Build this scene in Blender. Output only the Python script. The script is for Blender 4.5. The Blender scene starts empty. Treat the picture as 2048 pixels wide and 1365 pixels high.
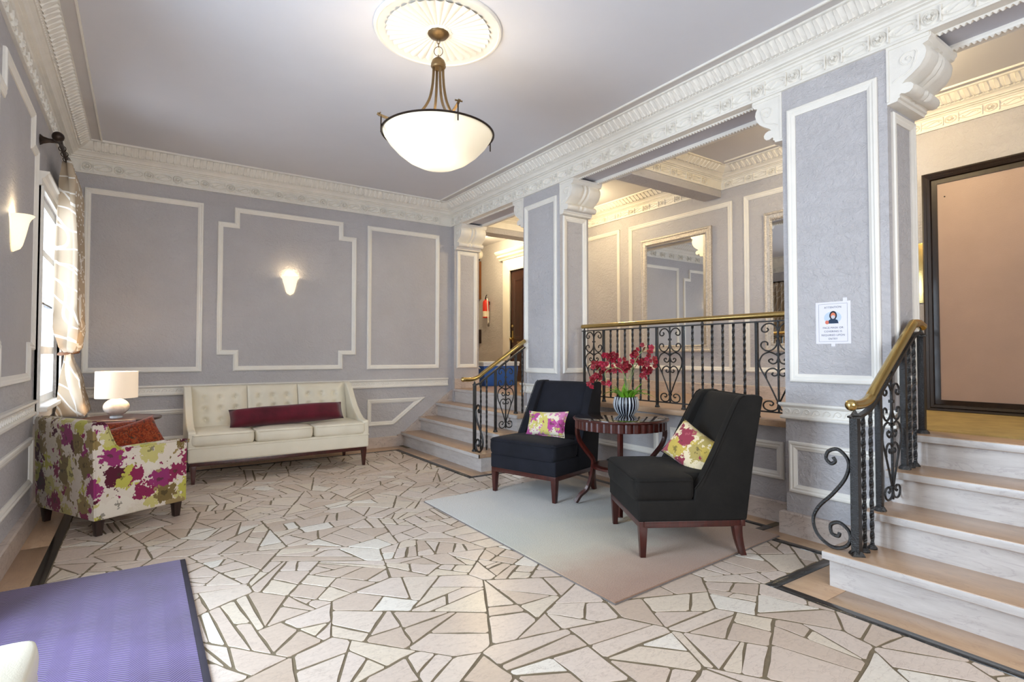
import bpy, bmesh, math, random
from mathutils import Vector, Matrix
random.seed(7)
scene = bpy.context.scene
COL = scene.collection
PI = math.pi
R = math.radians

# ------------------------------------------------------------------ camera, world, lights, exposure
cam_data = bpy.data.cameras.new('camera')
cam_data.sensor_width = 36.0
cam_data.lens = 36.0 * 1088.57 / 2048.0
cam_data.clip_start = 0.05
cam = bpy.data.objects.new('camera', cam_data)
cam.location = (0.0, 0.0, 1.15)
cam.rotation_euler = (R(90 + 1.44775), 0.0, R(-34.2627))
COL.objects.link(cam)
scene.camera = cam

world = bpy.data.worlds.new('daylight')
scene.world = world
world.use_nodes = True
bg = world.node_tree.nodes['Background']
bg.inputs['Color'].default_value = (0.80, 0.90, 1.0, 1)
bg.inputs['Strength'].default_value = 1.1

def area_light(name, loc, rot, sx, sy, power, color):
    d = bpy.data.lights.new(name, 'AREA')
    d.shape = 'RECTANGLE'; d.size = sx; d.size_y = sy
    d.energy = power; d.color = color
    o = bpy.data.objects.new(name, d)
    o.location = loc; o.rotation_euler = rot
    COL.objects.link(o)
    return o
# daylight through glazed entrance and curtained window, plus added fill light behind the camera
area_light('added_fill_near', (1.25, -1.72, 1.75), (R(90), 0, 0), 2.5, 1.9, 56, (1.0, 0.97, 0.93))  # added fill that brightens the surfaces turned to the camera
area_light('daylight_entrance', (-1.60, 2.45, 1.45), (0, R(-90), 0), 2.3, 2.0, 128, (0.74, 0.87, 1.0))
area_light('daylight_side_window', (-1.02, 5.62, 1.55), (0, R(-90), 0), 1.5, 1.0, 24, (0.82, 0.90, 1.0))

vs = scene.view_settings
vs.view_transform = 'Standard'
vs.look = 'None'
vs.gamma = 1.0
vs.use_curve_mapping = False
vs.exposure = 1.14
cy = scene.cycles
cy.use_denoising = True
cy.max_bounces = 9
cy.diffuse_bounces = 5
cy.glossy_bounces = 4
cy.transmission_bounces = 6
cy.transparent_max_bounces = 8
cy.caustics_reflective = False
cy.caustics_refractive = False
cy.sample_clamp_indirect = 6.0

# ------------------------------------------------------------------ materials
def lin(r, g, b):
    def f(c):
        c /= 255.0
        return c / 12.92 if c <= 0.04045 else ((c + 0.055) / 1.055) ** 2.4
    return (f(r), f(g), f(b), 1.0)

class NT:
    def __init__(s, name):
        s.m = bpy.data.materials.new(name); s.m.use_nodes = True
        s.t = s.m.node_tree; s.n = s.t.nodes; s.l = s.t.links
        s.p = s.n['Principled BSDF']
    def node(s, typ, **kw):
        nd = s.n.new(typ)
        for k, v in kw.items():
            if hasattr(nd, k): setattr(nd, k, v)
        return nd
    def link(s, a, b): s.l.new(a, b)
    def obj(s): return s.node('ShaderNodeTexCoord').outputs['Object']
    def noise(s, vec, scale, detail=3.0, rough=0.55, dist=0.0):
        nd = s.node('ShaderNodeTexNoise')
        nd.inputs['Scale'].default_value = scale; nd.inputs['Detail'].default_value = detail
        nd.inputs['Roughness'].default_value = rough; nd.inputs['Distortion'].default_value = dist
        s.link(vec, nd.inputs['Vector']); return nd
    def ramp(s, fac, stops, mode='LINEAR'):
        nd = s.node('ShaderNodeValToRGB'); cr = nd.color_ramp; cr.interpolation = mode
        while len(cr.elements) < len(stops): cr.elements.new(0.5)
        for e, (p, c) in zip(cr.elements, stops): e.position = p; e.color = c
        s.link(fac, nd.inputs['Fac']); return nd
    def mix(s, fac, a, b, mode='MIX'):
        nd = s.node('ShaderNodeMix', data_type='RGBA', blend_type=mode)
        for sock, val in ((nd.inputs[0], fac), (nd.inputs[6], a), (nd.inputs[7], b)):
            if hasattr(val, 'is_linked'): s.link(val, sock)
            else: sock.default_value = val
        return nd.outputs[2]
    def math(s, op, a, b=None, c=None):
        nd = s.node('ShaderNodeMath', operation=op)
        for i, v in enumerate((a, b, c)):
            if v is None: continue
            if hasattr(v, 'is_linked'): s.link(v, nd.inputs[i])
            else: nd.inputs[i].default_value = v
        return nd.outputs[0]
    def bump(s, h, strength, dist=0.01):
        nd = s.node('ShaderNodeBump'); nd.inputs['Strength'].default_value = strength
        nd.inputs['Distance'].default_value = dist
        s.link(h, nd.inputs['Height']); s.link(nd.outputs[0], s.p.inputs['Normal'])
    def mapping(s, vec, scale=(1, 1, 1), rot=(0, 0, 0), loc=(0, 0, 0)):
        nd = s.node('ShaderNodeMapping'); nd.inputs['Scale'].default_value = scale
        nd.inputs['Rotation'].default_value = rot; nd.inputs['Location'].default_value = loc
        s.link(vec, nd.inputs['Vector']); return nd.outputs[0]
    def set(s, rough=None, metal=None, spec=None, color=None, coat=None, sheen=None):
        P = s.p.inputs
        if rough is not None: P['Roughness'].default_value = rough
        if metal is not None: P['Metallic'].default_value = metal
        if spec is not None: P['Specular IOR Level'].default_value = spec
        if coat is not None: P['Coat Weight'].default_value = coat; P['Coat Roughness'].default_value = 0.08
        if sheen is not None: P['Sheen Weight'].default_value = sheen
        if color is not None:
            if hasattr(color, 'is_linked'): s.link(color, P['Base Color'])
            else: P['Base Color'].default_value = color
        return s.m

def simple(name, c, rough=0.5, metal=0.0, var=0.12, scale=12.0, bump=0.0, bscale=None, spec=None, coat=None, sheen=None):
    t = NT(name); v = t.obj()
    n = t.noise(v, scale, 4.0)
    d = tuple(x * (1 - var) for x in c[:3]) + (1,)
    b = tuple(min(1, x * (1 + var)) for x in c[:3]) + (1,)
    rp = t.ramp(n.outputs['Fac'], [(0.3, d), (0.7, b)])
    if bump:
        n2 = t.noise(v, bscale or scale * 4, 4.0)
        t.bump(n2.outputs['Fac'], bump)
    return t.set(rough, metal, spec, rp.outputs['Color'], coat, sheen)

M = {}
def wall_material():
    t = NT('lavender_plaster'); v = t.obj()
    n = t.noise(v, 2.2, 3.0)
    c = t.ramp(n.outputs['Fac'], [(0.3, lin(188, 185, 187)), (0.7, lin(196, 193, 195))])
    n1 = t.noise(v, 34.0, 5.0, 0.6, 0.8); n2 = t.noise(t.mapping(v, (3, 3, 5), (0.4, 0.5, 0.3)), 3.0, 5.0, 0.65, 2.2)
    h = t.math('ADD', n1.outputs['Fac'], t.math('MULTIPLY', n2.outputs['Fac'], 1.2))
    t.bump(h, 0.8, 0.012)
    return t.set(0.55, 0, 0.3, c.outputs['Color'])
M['wall'] = wall_material()
M['white'] = simple('white_trim_paint', lin(236, 232, 224), 0.42, 0, 0.03, 6.0, 0.08, 60)
M['plaster_white'] = simple('white_plaster_ornament', lin(233, 229, 221), 0.55, 0, 0.04, 9.0, 0.12, 90)
M['ceiling'] = simple('ceiling_paint', lin(214, 214, 220), 0.7, 0, 0.015, 3.0, 0.06, 120)
M['band'] = simple('ceiling_band_paint', lin(206, 202, 200), 0.7, 0, 0.03, 4.0, 0.05, 80)
M['soffit'] = simple('soffit_paint', lin(192, 193, 204), 0.65, 0, 0.03, 4.0, 0.06, 70)

def marble(name, c1, c2, vein, vscale, rough, stretch=(1, 1, 1), vein_w=0.5):
    t = NT(name); v = t.obj(); m = t.mapping(v, stretch)
    n = t.noise(m, 5.0, 6.0, 0.65)
    c = t.ramp(n.outputs['Fac'], [(0.25, c1), (0.75, c2)])
    n2 = t.noise(m, vscale, 7.0, 0.6, 1.6)
    a = t.math('ABSOLUTE', t.math('SUBTRACT', n2.outputs['Fac'], 0.5))
    vf = t.ramp(a, [(0.0, (vein_w, vein_w, vein_w, 1)), (0.018, (0, 0, 0, 1))])
    col = t.mix(vf.outputs['Color'], c.outputs['Color'], vein)
    return t.set(rough, 0, 0.5, col)
M['step'] = marble('grey_white_marble', lin(188, 183, 180), lin(213, 209, 206), lin(150, 138, 144), 2.0, 0.3, (3, 1, 7), 0.35)
M['tread'] = marble('tan_marble', lin(174, 142, 114), lin(195, 164, 134), lin(140, 112, 96), 2.2, 0.28, (4, 1, 4), 0.35)
M['base_marble'] = marble('beige_base_marble', lin(188, 172, 160), lin(210, 196, 186), lin(122, 100, 88), 2.0, 0.35, (2, 2, 5), 0.5)
M['black_marble'] = marble('black_marble', lin(34, 33, 33), lin(52, 50, 48), lin(120, 120, 112), 3.0, 0.22, (3, 3, 3), 0.4)
M['grout'] = simple('olive_grout', lin(118, 104, 82), 0.85, 0, 0.12, 40, 0.3, 200)

def stone_material():
    t = NT('pink_beige_paving_stone'); v = t.obj()
    at = t.node('ShaderNodeAttribute', attribute_name='tone')
    base = t.ramp(at.outputs['Fac'], [(0.0, lin(196, 176, 158)), (0.3, lin(207, 189, 174)), (0.55, lin(215, 199, 186)),
                                      (0.80, lin(217, 202, 182)), (0.88, lin(222, 212, 198)), (1.0, lin(230, 222, 210))])
    n = t.noise(t.mapping(v, (2.0, 6.0, 1), (0, 0, 0.6)), 4.0, 7.0, 0.62, 0.4)
    vf = t.math('MULTIPLY', t.math('ABSOLUTE', t.math('SUBTRACT', n.outputs['Fac'], 0.5)), 1.0)
    vr = t.ramp(vf, [(0.0, (0.45, 0.45, 0.45, 1)), (0.014, (0, 0, 0, 1))])
    g = t.noise(v, 60.0, 4.0)
    gr = t.ramp(g.outputs['Fac'], [(0.3, (0.93, 0.93, 0.93, 1)), (0.7, (1.04, 1.04, 1.04, 1))])
    c = t.mix(1.0, base.outputs['Color'], gr.outputs['Color'], 'MULTIPLY')
    c = t.mix(vr.outputs['Color'], c, lin(150, 128, 116))
    t.bump(g.outputs['Fac'], 0.06, 0.004)
    return t.set(0.30, 0, 0.5, c)
M['stone'] = stone_material()

M['iron'] = simple('black_wrought_iron', lin(15, 15, 17), 0.24, 0.0, 0.3, 60, 0.5, 160, 0.7)
M['brass'] = simple('polished_brass', lin(198, 172, 112), 0.22, 1.0, 0.08, 14, 0.04, 60)
M['bronze'] = simple('brushed_bronze', lin(120, 98, 68), 0.38, 0.8, 0.12, 30, 0.1, 120)
M['darkbronze'] = simple('dark_bronze', lin(52, 40, 32), 0.4, 0.6, 0.25, 30)
def wood(name, a, b, rough=0.28, coat=0.3):
    t = NT(name); v = t.obj()
    n = t.noise(t.mapping(v, (18, 18, 2.2)), 3.0, 5.0, 0.6, 0.8)
    c = t.ramp(n.outputs['Fac'], [(0.3, a), (0.7, b)])
    return t.set(rough, 0, 0.5, c.outputs['Color'], coat)
M['mahogany'] = wood('mahogany_wood', lin(44, 14, 11), lin(76, 27, 20))
M['walnut'] = wood('dark_walnut_wood', lin(48, 22, 16), lin(78, 40, 28))
M['espresso'] = wood('espresso_wood', lin(30, 18, 15), lin(52, 32, 26), 0.3)
M['doorframe'] = wood('dark_brown_varnished_frame', lin(22, 13, 9), lin(42, 27, 17), 0.3, 0.15)
M['doorleaf'] = simple('taupe_door_paint', lin(170, 146, 134), 0.5, 0, 0.05, 3, 0.12, 150)
M['darkdoor'] = wood('dark_panel_door_wood', lin(38, 18, 12), lin(66, 34, 22), 0.3)

def leather():
    t = NT('cream_leather'); v = t.obj()
    n = t.noise(v, 4.0, 3.0)
    c = t.ramp(n.outputs['Fac'], [(0.3, lin(222, 214, 194)), (0.7, lin(233, 226, 207))])
    vo = t.node('ShaderNodeTexVoronoi'); vo.inputs['Scale'].default_value = 260.0
    t.link(v, vo.inputs['Vector']); t.bump(vo.outputs['Distance'], 0.12, 0.003)
    return t.set(0.38, 0, 0.45, c.outputs['Color'])
M['leather'] = leather()

def fabric(name, a, b, rough=0.9, weave=420.0, sheen=0.3, bumpk=0.25, pattern=None):
    t = NT(name); v = t.obj()
    n = t.noise(v, 6.0, 4.0)
    c = t.ramp(n.outputs['Fac'], [(0.3, a), (0.7, b)]).outputs['Color']
    n2 = t.noise(v, weave, 2.0)
    t.bump(n2.outputs['Fac'], bumpk, 0.003)
    return t.set(rough, 0, 0.25, c, None, sheen)
M['navy'] = fabric('charcoal_navy_upholstery', lin(17, 18, 25), lin(25, 26, 35), 0.8, 300, 0.02, 0.5)
M['charcoal'] = fabric('charcoal_brown_upholstery', lin(18, 16, 14), lin(28, 25, 22), 0.8, 300, 0.02, 0.5)
M['burgundy'] = fabric('burgundy_velvet', lin(70, 9, 24), lin(102, 18, 38), 0.75, 200, 0.25)
M['shade'] = fabric('white_linen_shade', lin(240, 232, 220), lin(246, 240, 230), 0.9, 300, 0.0, 0.1)

def floral(name, scale, seed, cols, cream, dense=0.62):
    t = NT(name); v = t.obj()
    w = t.noise(v, scale * 1.7, 4.0, 0.6)
    sub = t.node('ShaderNodeVectorMath', operation='SUBTRACT'); t.link(w.outputs['Color'], sub.inputs[0]); sub.inputs[1].default_value = (0.5, 0.5, 0.5)
    sc = t.node('ShaderNodeVectorMath', operation='SCALE'); t.link(sub.outputs[0], sc.inputs[0]); sc.inputs['Scale'].default_value = 1.1 / scale
    ad = t.node('ShaderNodeVectorMath', operation='ADD'); t.link(v, ad.inputs[0]); t.link(sc.outputs[0], ad.inputs[1])
    m = t.mapping(ad.outputs[0], (1, 1, 1), (0.3, 0.2, 0.1), (seed, seed * 0.7, seed * 0.3))
    vo = t.node('ShaderNodeTexVoronoi'); vo.inputs['Scale'].default_value = scale; t.link(m, vo.inputs['Vector'])
    sep = t.node('ShaderNodeSeparateColor'); t.link(vo.outputs['Color'], sep.inputs[0])
    k = len(cols)
    pick = t.ramp(sep.outputs[0], [(i / k, c) for i, c in enumerate(cols)], 'CONSTANT')
    # petals: ragged radial cut of each blotch
    w2 = t.noise(v, scale * 5.0, 2.0)
    dist = t.math('ADD', vo.outputs['Distance'], t.math('MULTIPLY', t.math('SUBTRACT', w2.outputs['Fac'], 0.5), 0.75))
    inside = t.ramp(dist, [(0.0, (1, 1, 1, 1)), (dense - 0.02, (1, 1, 1, 1)), (dense, (0, 0, 0, 1))])
    core = t.ramp(dist, [(0.0, (1, 1, 1, 1)), (0.16, (1, 1, 1, 1)), (0.2, (0, 0, 0, 1))])
    c = t.mix(inside.outputs['Color'], cream, pick.outputs['Color'])
    # second, smaller layer
    vo2 = t.node('ShaderNodeTexVoronoi'); vo2.inputs['Scale'].default_value = scale * 2.3
    t.link(t.mapping(ad.outputs[0], (1, 1, 1), (0, 0.5, 0.9), (3.1 + seed, 1.7, 0.4)), vo2.inputs['Vector'])
    sep2 = t.node('ShaderNodeSeparateColor'); t.link(vo2.outputs['Color'], sep2.inputs[0])
    pick2 = t.ramp(sep2.outputs[1], [(i / k, cc) for i, cc in enumerate(cols[::-1])], 'CONSTANT')
    in2 = t.math('MULTIPLY', t.math('LESS_THAN', t.math('ADD', vo2.outputs['Distance'], t.math('MULTIPLY', t.math('SUBTRACT', w2.outputs['Fac'], 0.5), 0.6)), 0.36), t.math('GREATER_THAN', sep2.outputs[0], 0.55))
    c = t.mix(in2, c, pick2.outputs['Color'])
    c = t.mix(t.math('MULTIPLY', core.outputs['Color'], 0.65), c, lin(62, 52, 30))
    g = t.noise(v, 400.0, 2.0); t.bump(g.outputs['Fac'], 0.2, 0.003)
    return t.set(0.8, 0, 0.3, c, None, 0.15)
FLC = [lin(138, 36, 78), lin(148, 126, 78), lin(226, 216, 200), lin(190, 184, 82), lin(124, 104, 60), lin(146, 48, 104), lin(218, 206, 186), lin(84, 20, 42), lin(200, 190, 120), lin(156, 134, 88)]
M['floral'] = floral('magenta_olive_floral_print', 8.0, 0.0, FLC, lin(222, 210, 194), 0.64)
M['floral_pillow'] = floral('pink_lime_floral_print', 11.0, 4.2, [lin(176, 72, 140), lin(202, 190, 104), lin(150, 44, 96), lin(190, 172, 96), lin(196, 120, 164)], lin(224, 212, 190), 0.62)
M['floral_pillow_warm'] = floral('rose_olive_floral_print', 10.0, 7.7, [lin(160, 74, 84), lin(190, 164, 76), lin(140, 50, 66), lin(170, 150, 84), lin(200, 186, 130)], lin(222, 204, 168), 0.64)
def paisley():
    t = NT('rust_paisley_fabric'); v = t.obj()
    n = t.noise(v, 30.0, 4.0, 0.6, 2.4)
    c = t.ramp(n.outputs['Fac'], [(0.34, lin(58, 62, 42)), (0.42, lin(110, 40, 22)), (0.52, lin(140, 54, 26)), (0.6, lin(164, 80, 36)), (0.68, lin(70, 70, 70)), (0.74, lin(130, 32, 30))])
    return t.set(0.85, 0, 0.2, c.outputs['Color'], None, 0.2)
M['paisley'] = paisley()
# ------------------------------------------------------------------ geometry helpers
class MB:
    def __init__(s): s.v = []; s.f = []; s.t = []
    def add(s, verts, faces, tone=0.0):
        o = len(s.v)
        s.v.extend(tuple(p) for p in verts)
        s.f.extend(tuple(i + o for i in f) for f in faces)
        s.t.extend([tone] * len(faces)); return s
    def box(s, x0, x1, y0, y1, z0, z1, tone=0.0):
        return s.add([(x0, y0, z0), (x1, y0, z0), (x1, y1, z0), (x0, y1, z0), (x0, y0, z1), (x1, y0, z1), (x1, y1, z1), (x0, y1, z1)],
                     [(3, 2, 1, 0), (4, 5, 6, 7), (0, 1, 5, 4), (1, 2, 6, 5), (2, 3, 7, 6), (3, 0, 4, 7)], tone)
    def prism(s, poly, fn, h0, h1, tone=0.0):
        n = len(poly)
        vs_ = [fn(a, b, h0) for a, b in poly] + [fn(a, b, h1) for a, b in poly]
        fs = [tuple(range(n))[::-1], tuple(range(n, 2 * n))] + [(i, (i + 1) % n, n + (i + 1) % n, n + i) for i in range(n)]
        return s.add(vs_, fs, tone)
    def tube(s, pts, r, n=8, caps=True, rs=None, phase=0.0, aspect=1.0, twist=0.0, up=None):
        pts = [Vector(p) for p in pts]; m = len(pts)
        T = [(pts[min(i + 1, m - 1)] - pts[max(i - 1, 0)]).normalized() for i in range(m)]
        u = Vector(up) if up else (Vector((0, 0, 1)) if abs(T[0].z) < 0.9 else Vector((1, 0, 0)))
        u = (u - T[0] * u.dot(T[0])).normalized()
        vs_ = []
        for i in range(m):
            u = u - T[i] * u.dot(T[i])
            u = u.normalized() if u.length > 1e-6 else Vector((1, 0, 0))
            w = T[i].cross(u)
            rr = rs[i] if rs else r
            for k in range(n):
                a = 2 * PI * k / n + phase + twist * i
                vs_.append(pts[i] + u * (math.cos(a) * rr) + w * (math.sin(a) * rr * aspect))
        fs = [(i * n + k, i * n + (k + 1) % n, (i + 1) * n + (k + 1) % n, (i + 1) * n + k) for i in range(m - 1) for k in range(n)]
        if caps: fs += [tuple(range(n))[::-1], tuple(range((m - 1) * n, m * n))]
        return s.add(vs_, fs)
    def lathe(s, prof, n=24, c=(0, 0, 0), fn=None, sx=1.0, sy=1.0, tonef=None):
        m = len(prof); vs_ = []
        for (r, z) in prof:
            for k in range(n):
                a = 2 * PI * k / n
                q = r * (fn(a) if fn else 1.0)
                vs_.append((c[0] + q * math.cos(a) * sx, c[1] + q * math.sin(a) * sy, c[2] + z))
        for i in range(m - 1):
            for k in range(n):
                pass
        o = len(s.v); s.v.extend(vs_)
        for i in range(m - 1):
            for k in range(n):
                s.f.append((o + i * n + k, o + i * n + (k + 1) % n, o + (i + 1) * n + (k + 1) % n, o + (i + 1) * n + k))
                s.t.append(tonef(k) if tonef else 0.0)
        s.f.append(tuple(o + k for k in range(n))[::-1]); s.t.append(0.0)
        s.f.append(tuple(o + (m - 1) * n + k for k in range(n))); s.t.append(0.0)
        return s
    def grid(s, fn, nu, nv, closed_u=False):
        vs_ = [fn(i / (nu - (0 if closed_u else 1)), j / (nv - 1)) for j in range(nv) for i in range(nu)]
        fs = []
        for j in range(nv - 1):
            for i in range(nu if closed_u else nu - 1):
                k = (i + 1) % nu
                fs.append((j * nu + i, j * nu + k, (j + 1) * nu + k, (j + 1) * nu + i))
        return s.add(vs_, fs)
    def ellipsoid(s, c, rx, ry, rz, nu=16, nv=10):
        return s.lathe([(max(1e-4, math.sin(PI * j / nv)), -math.cos(PI * j / nv)) for j in range(nv + 1)], nu).xform_last(
            nu * (nv + 1), lambda p: (c[0] + p[0] * rx, c[1] + p[1] * ry, c[2] + p[2] * rz))
    def xform_last(s, n, fn):
        for i in range(len(s.v) - n, len(s.v)): s.v[i] = tuple(fn(s.v[i]))
        return s
    def xform(s, fn):
        s.v = [tuple(fn(p)) for p in s.v]; return s
    def frame(s, poly, fn, prof):
        """closed moulding: poly in (a, b), prof of (inset, height), fn(a, b, h) -> xyz"""
        area = sum(p[0] * q[1] - q[0] * p[1] for p, q in zip(poly, poly[1:] + poly[:1]))
        if area < 0: poly = poly[::-1]
        n = len(poly); rings = []
        for ins, h in prof:
            ring = []
            for i in range(n):
                p0, p1, p2 = Vector(poly[i - 1]), Vector(poly[i]), Vector(poly[(i + 1) % n])
                d1 = (p1 - p0).normalized(); d2 = (p2 - p1).normalized()
                n1 = Vector((-d1.y, d1.x)); n2 = Vector((-d2.y, d2.x))
                b = (n1 + n2); b = b / max(1e-6, b.dot(n1))
                q = p1 + b * ins
                ring.append(fn(q.x, q.y, h))
            rings.append(ring)
        vs_ = [p for r_ in rings for p in r_]
        fs = [(j * n + i, j * n + (i + 1) % n, (j + 1) * n + (i + 1) % n, (j + 1) * n + i) for j in range(len(prof) - 1) for i in range(n)]
        return s.add(vs_, fs)
    def run(s, p0, p1, nrm, prof, m0=0.0, m1=0.0):
        """straight moulding from p0 to p1 (x, y); prof of (d, z) away from the wall; m0, m1 mitre factors"""
        a, b, nn = Vector(p0), Vector(p1), Vector(nrm)
        t = (b - a).normalized(); A = []; B = []
        for d, z in prof:
            q = a + nn * d + t * (m0 * d); A.append((q.x, q.y, z))
            q = b + nn * d - t * (m1 * d); B.append((q.x, q.y, z))
        n = len(prof)
        s.add(A + B, [(i, i + 1, n + i + 1, n + i) for i in range(n - 1)] + [tuple(range(n))[::-1], tuple(range(n, 2 * n))])
        return s
    def mesh(s, name, smooth=False, bevel=0.0, seg=2, angle=35, tones=False):
        me = bpy.data.meshes.new(name)
        me.from_pydata([tuple(p) for p in s.v], [], s.f)
        if tones:
            at = me.attributes.new('tone', 'FLOAT', 'FACE')
            at.data.foreach_set('value', s.t)
        bm = bmesh.new(); bm.from_mesh(me)
        bmesh.ops.recalc_face_normals(bm, faces=bm.faces)
        if bevel:
            bm.normal_update()
            es = [e for e in bm.edges if len(e.link_faces) == 2 and e.calc_face_angle(0) > R(30)]
            bmesh.ops.bevel(bm, geom=es, offset=bevel, segments=seg, profile=0.6, affect='EDGES', clamp_overlap=True)
        bm.to_mesh(me); bm.free()
        if smooth or bevel:
            me.shade_smooth()
            me.set_sharp_from_angle(angle=R(angle if not bevel else 50))
        me.update()
        return me

def link(name, me, mat, parent=None, world=False, loc=None, rot=None):
    o = bpy.data.objects.new(name, me)
    if mat is not None and me is not None and not me.materials: me.materials.append(mat)
    COL.objects.link(o)
    if parent is not None:
        o.parent = parent
        if world: o.matrix_parent_inverse = wmat(parent).inverted()
    if loc is not None: o.location = loc
    if rot is not None: o.rotation_euler = rot
    return o
def wmat(o):
    m = Matrix.LocRotScale(o.location, o.rotation_euler, o.scale)
    m = o.matrix_parent_inverse @ m if o.parent else m
    return wmat(o.parent) @ m if o.parent else m
def put(name, mb, mat, parent=None, world=False, smooth=False, bevel=0.0, seg=2, angle=35, tones=False, loc=None, rot=None):
    return link(name, mb.mesh(name, smooth, bevel, seg, angle, tones), mat, parent, world, loc, rot)
def tag(o, label=None, cat=None, group=None, kind=None):
    if label: o['label'] = label
    if cat: o['category'] = cat
    if group: o['group'] = group
    if kind: o['kind'] = kind
    return o
def thing(name, label, cat, loc=(0, 0, 0), rz=0.0, group=None):
    o = bpy.data.objects.new(name, None); COL.objects.link(o)
    o.empty_display_size = 0.1
    o.location = loc; o.rotation_euler = (0, 0, rz)
    return tag(o, label, cat, group)
def struct(name, mb, mat, label=None, **kw):
    return tag(put(name, mb, mat, **kw), label=label, kind='structure')
def same(name, src, parent, loc=None, rot=None, scale=None):
    o = src.copy(); o.name = name; COL.objects.link(o); o.parent = parent
    if loc is not None: o.location = loc
    if rot is not None: o.rotation_euler = rot
    if scale is not None: o.scale = scale
    return o
def catmull(P, k=6):
    P = [Vector(p) for p in P]; out = []
    for i in range(len(P) - 1):
        p0, p1, p2, p3 = P[max(i - 1, 0)], P[i], P[i + 1], P[min(i + 2, len(P) - 1)]
        for j in range(k):
            t = j / k
            out.append(0.5 * ((2 * p1) + (p2 - p0) * t + (2 * p0 - 5 * p1 + 4 * p2 - p3) * t * t + (3 * p1 - p0 - 3 * p2 + p3) * t ** 3))
    out.append(P[-1]); return out
def arc(cx, cy_, r, a0, a1, n=8):
    return [(cx + r * math.cos(a0 + (a1 - a0) * i / n), cy_ + r * math.sin(a0 + (a1 - a0) * i / n)) for i in range(n + 1)]
# ------------------------------------------------------------------ the room
XL, XR, YB, YN = -0.61, 3.47, 6.55, -1.6
ZC, ZF, XH, ZL, XB = 3.167, 2.885, 5.25, 0.70, 3.85      # ceiling, frieze foot, hall wall, landing, back of the beam line
HY = 9.4                                                 # far end of the hall
trim_n = [0]
def trim(mb, mat=None, label=None, **kw):
    trim_n[0] += 1
    return struct('trim_%d' % trim_n[0], mb, mat or M['white'], label, **kw)
on_back = lambda a, b, h: (a, YB - h, b)                 # plane maps: along, up, out of the wall
on_left = lambda a, b, h: (XL + h, a, b)
on_right = lambda a, b, h: (XR - h, a, b)
on_hall = lambda a, b, h: (XH - h, a, b)
def on_y(y): return lambda a, b, h: (a, y - h, b)
def on_x(x): return lambda a, b, h: (x - h, a, b)
def rect(a0, a1, b0, b1): return [(a0, b0), (a1, b0), (a1, b1), (a0, b1)]
PF = [(0, 0), (0.0, 0.012), (0.006, 0.019), (0.016, 0.021), (0.024, 0.015), (0.034, 0.016), (0.042, 0.011), (0.052, 0.007), (0.052, 0)]

# ceiling
struct('ceiling', MB().box(XL - 0.3, XH + 0.2, YN - 0.2, HY + 0.2, ZC, ZC + 0.12), M['ceiling'])
# walls
struct('wall_back', MB().box(XL - 0.3, XR, YB, YB + 0.2, -0.05, ZC), M['wall'])
wl = MB()
wl.box(XL - 0.3, XL, YN, 1.8, -0.05, ZC).box(XL - 0.3, XL, 1.8, 3.1, 2.4, ZC).box(XL - 0.3, XL, 3.1, 5.08, -0.05, ZC)
wl.box(XL - 0.3, XL, 5.08, 6.15, -0.05, 0.78).box(XL - 0.3, XL, 5.08, 6.15, 2.33, ZC).box(XL - 0.3, XL, 6.15, YB, -0.05, ZC)
struct('wall_left', wl, M['wall'])
wn = MB()
wn.box(XL - 0.3, 0.0, YN - 0.2, YN, -0.05, ZC).box(2.5, XH + 0.2, YN - 0.2, YN, -0.05, ZC)
wn.box(0.0, 2.5, YN - 0.2, YN, -0.05, 0.8).box(0.0, 2.5, YN - 0.2, YN, 2.7, ZC)
struct('wall_near', wn, M['wall'])
struct('wall_hall', MB().box(XH, XH + 0.2, YN, HY, 0.5, ZC), M['wall'])
struct('wall_hall_end', MB().box(3.0, XH + 0.2, HY, HY + 0.2, 0.5, ZC), M['wall'])
struct('wall_hall_side', MB().box(XR, XR + 0.2, YB + 0.2, HY, 0.5, ZC), M['wall'])
# piers, beam, low wall under the balustrade
P1 = (6.47, YB + 0.2); P2 = (4.236, 4.869); P3 = (1.322, 1.932)
struct('wall_pier_left', MB().box(XR, XB, P1[0], P1[1], -0.05, ZC), M['wall'])
struct('wall_pier_middle', MB().box(XR, XB, P2[0], P2[1], -0.05, ZC), M['wall'])
struct('wall_pier_right', MB().box(XR, XB, P3[0], P3[1], -0.05, ZC), M['wall'])
struct('wall_beam', MB().box(XR + 0.001, XB - 0.001, YN, P1[0], 2.905, ZC), M['soffit'])
struct('wall_low', MB().box(3.66, XB, P3[1], P2[0], -0.05, 0.655), M['wall'])
struct('wall_cross_beam_near', MB().box(XB, XH, 3.62, 3.83, 2.88, ZC), M['wall'])
struct('wall_cross_beam_far', MB().box(XB, XH, 6.50, 6.72, 2.877, ZC), M['wall'])

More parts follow.
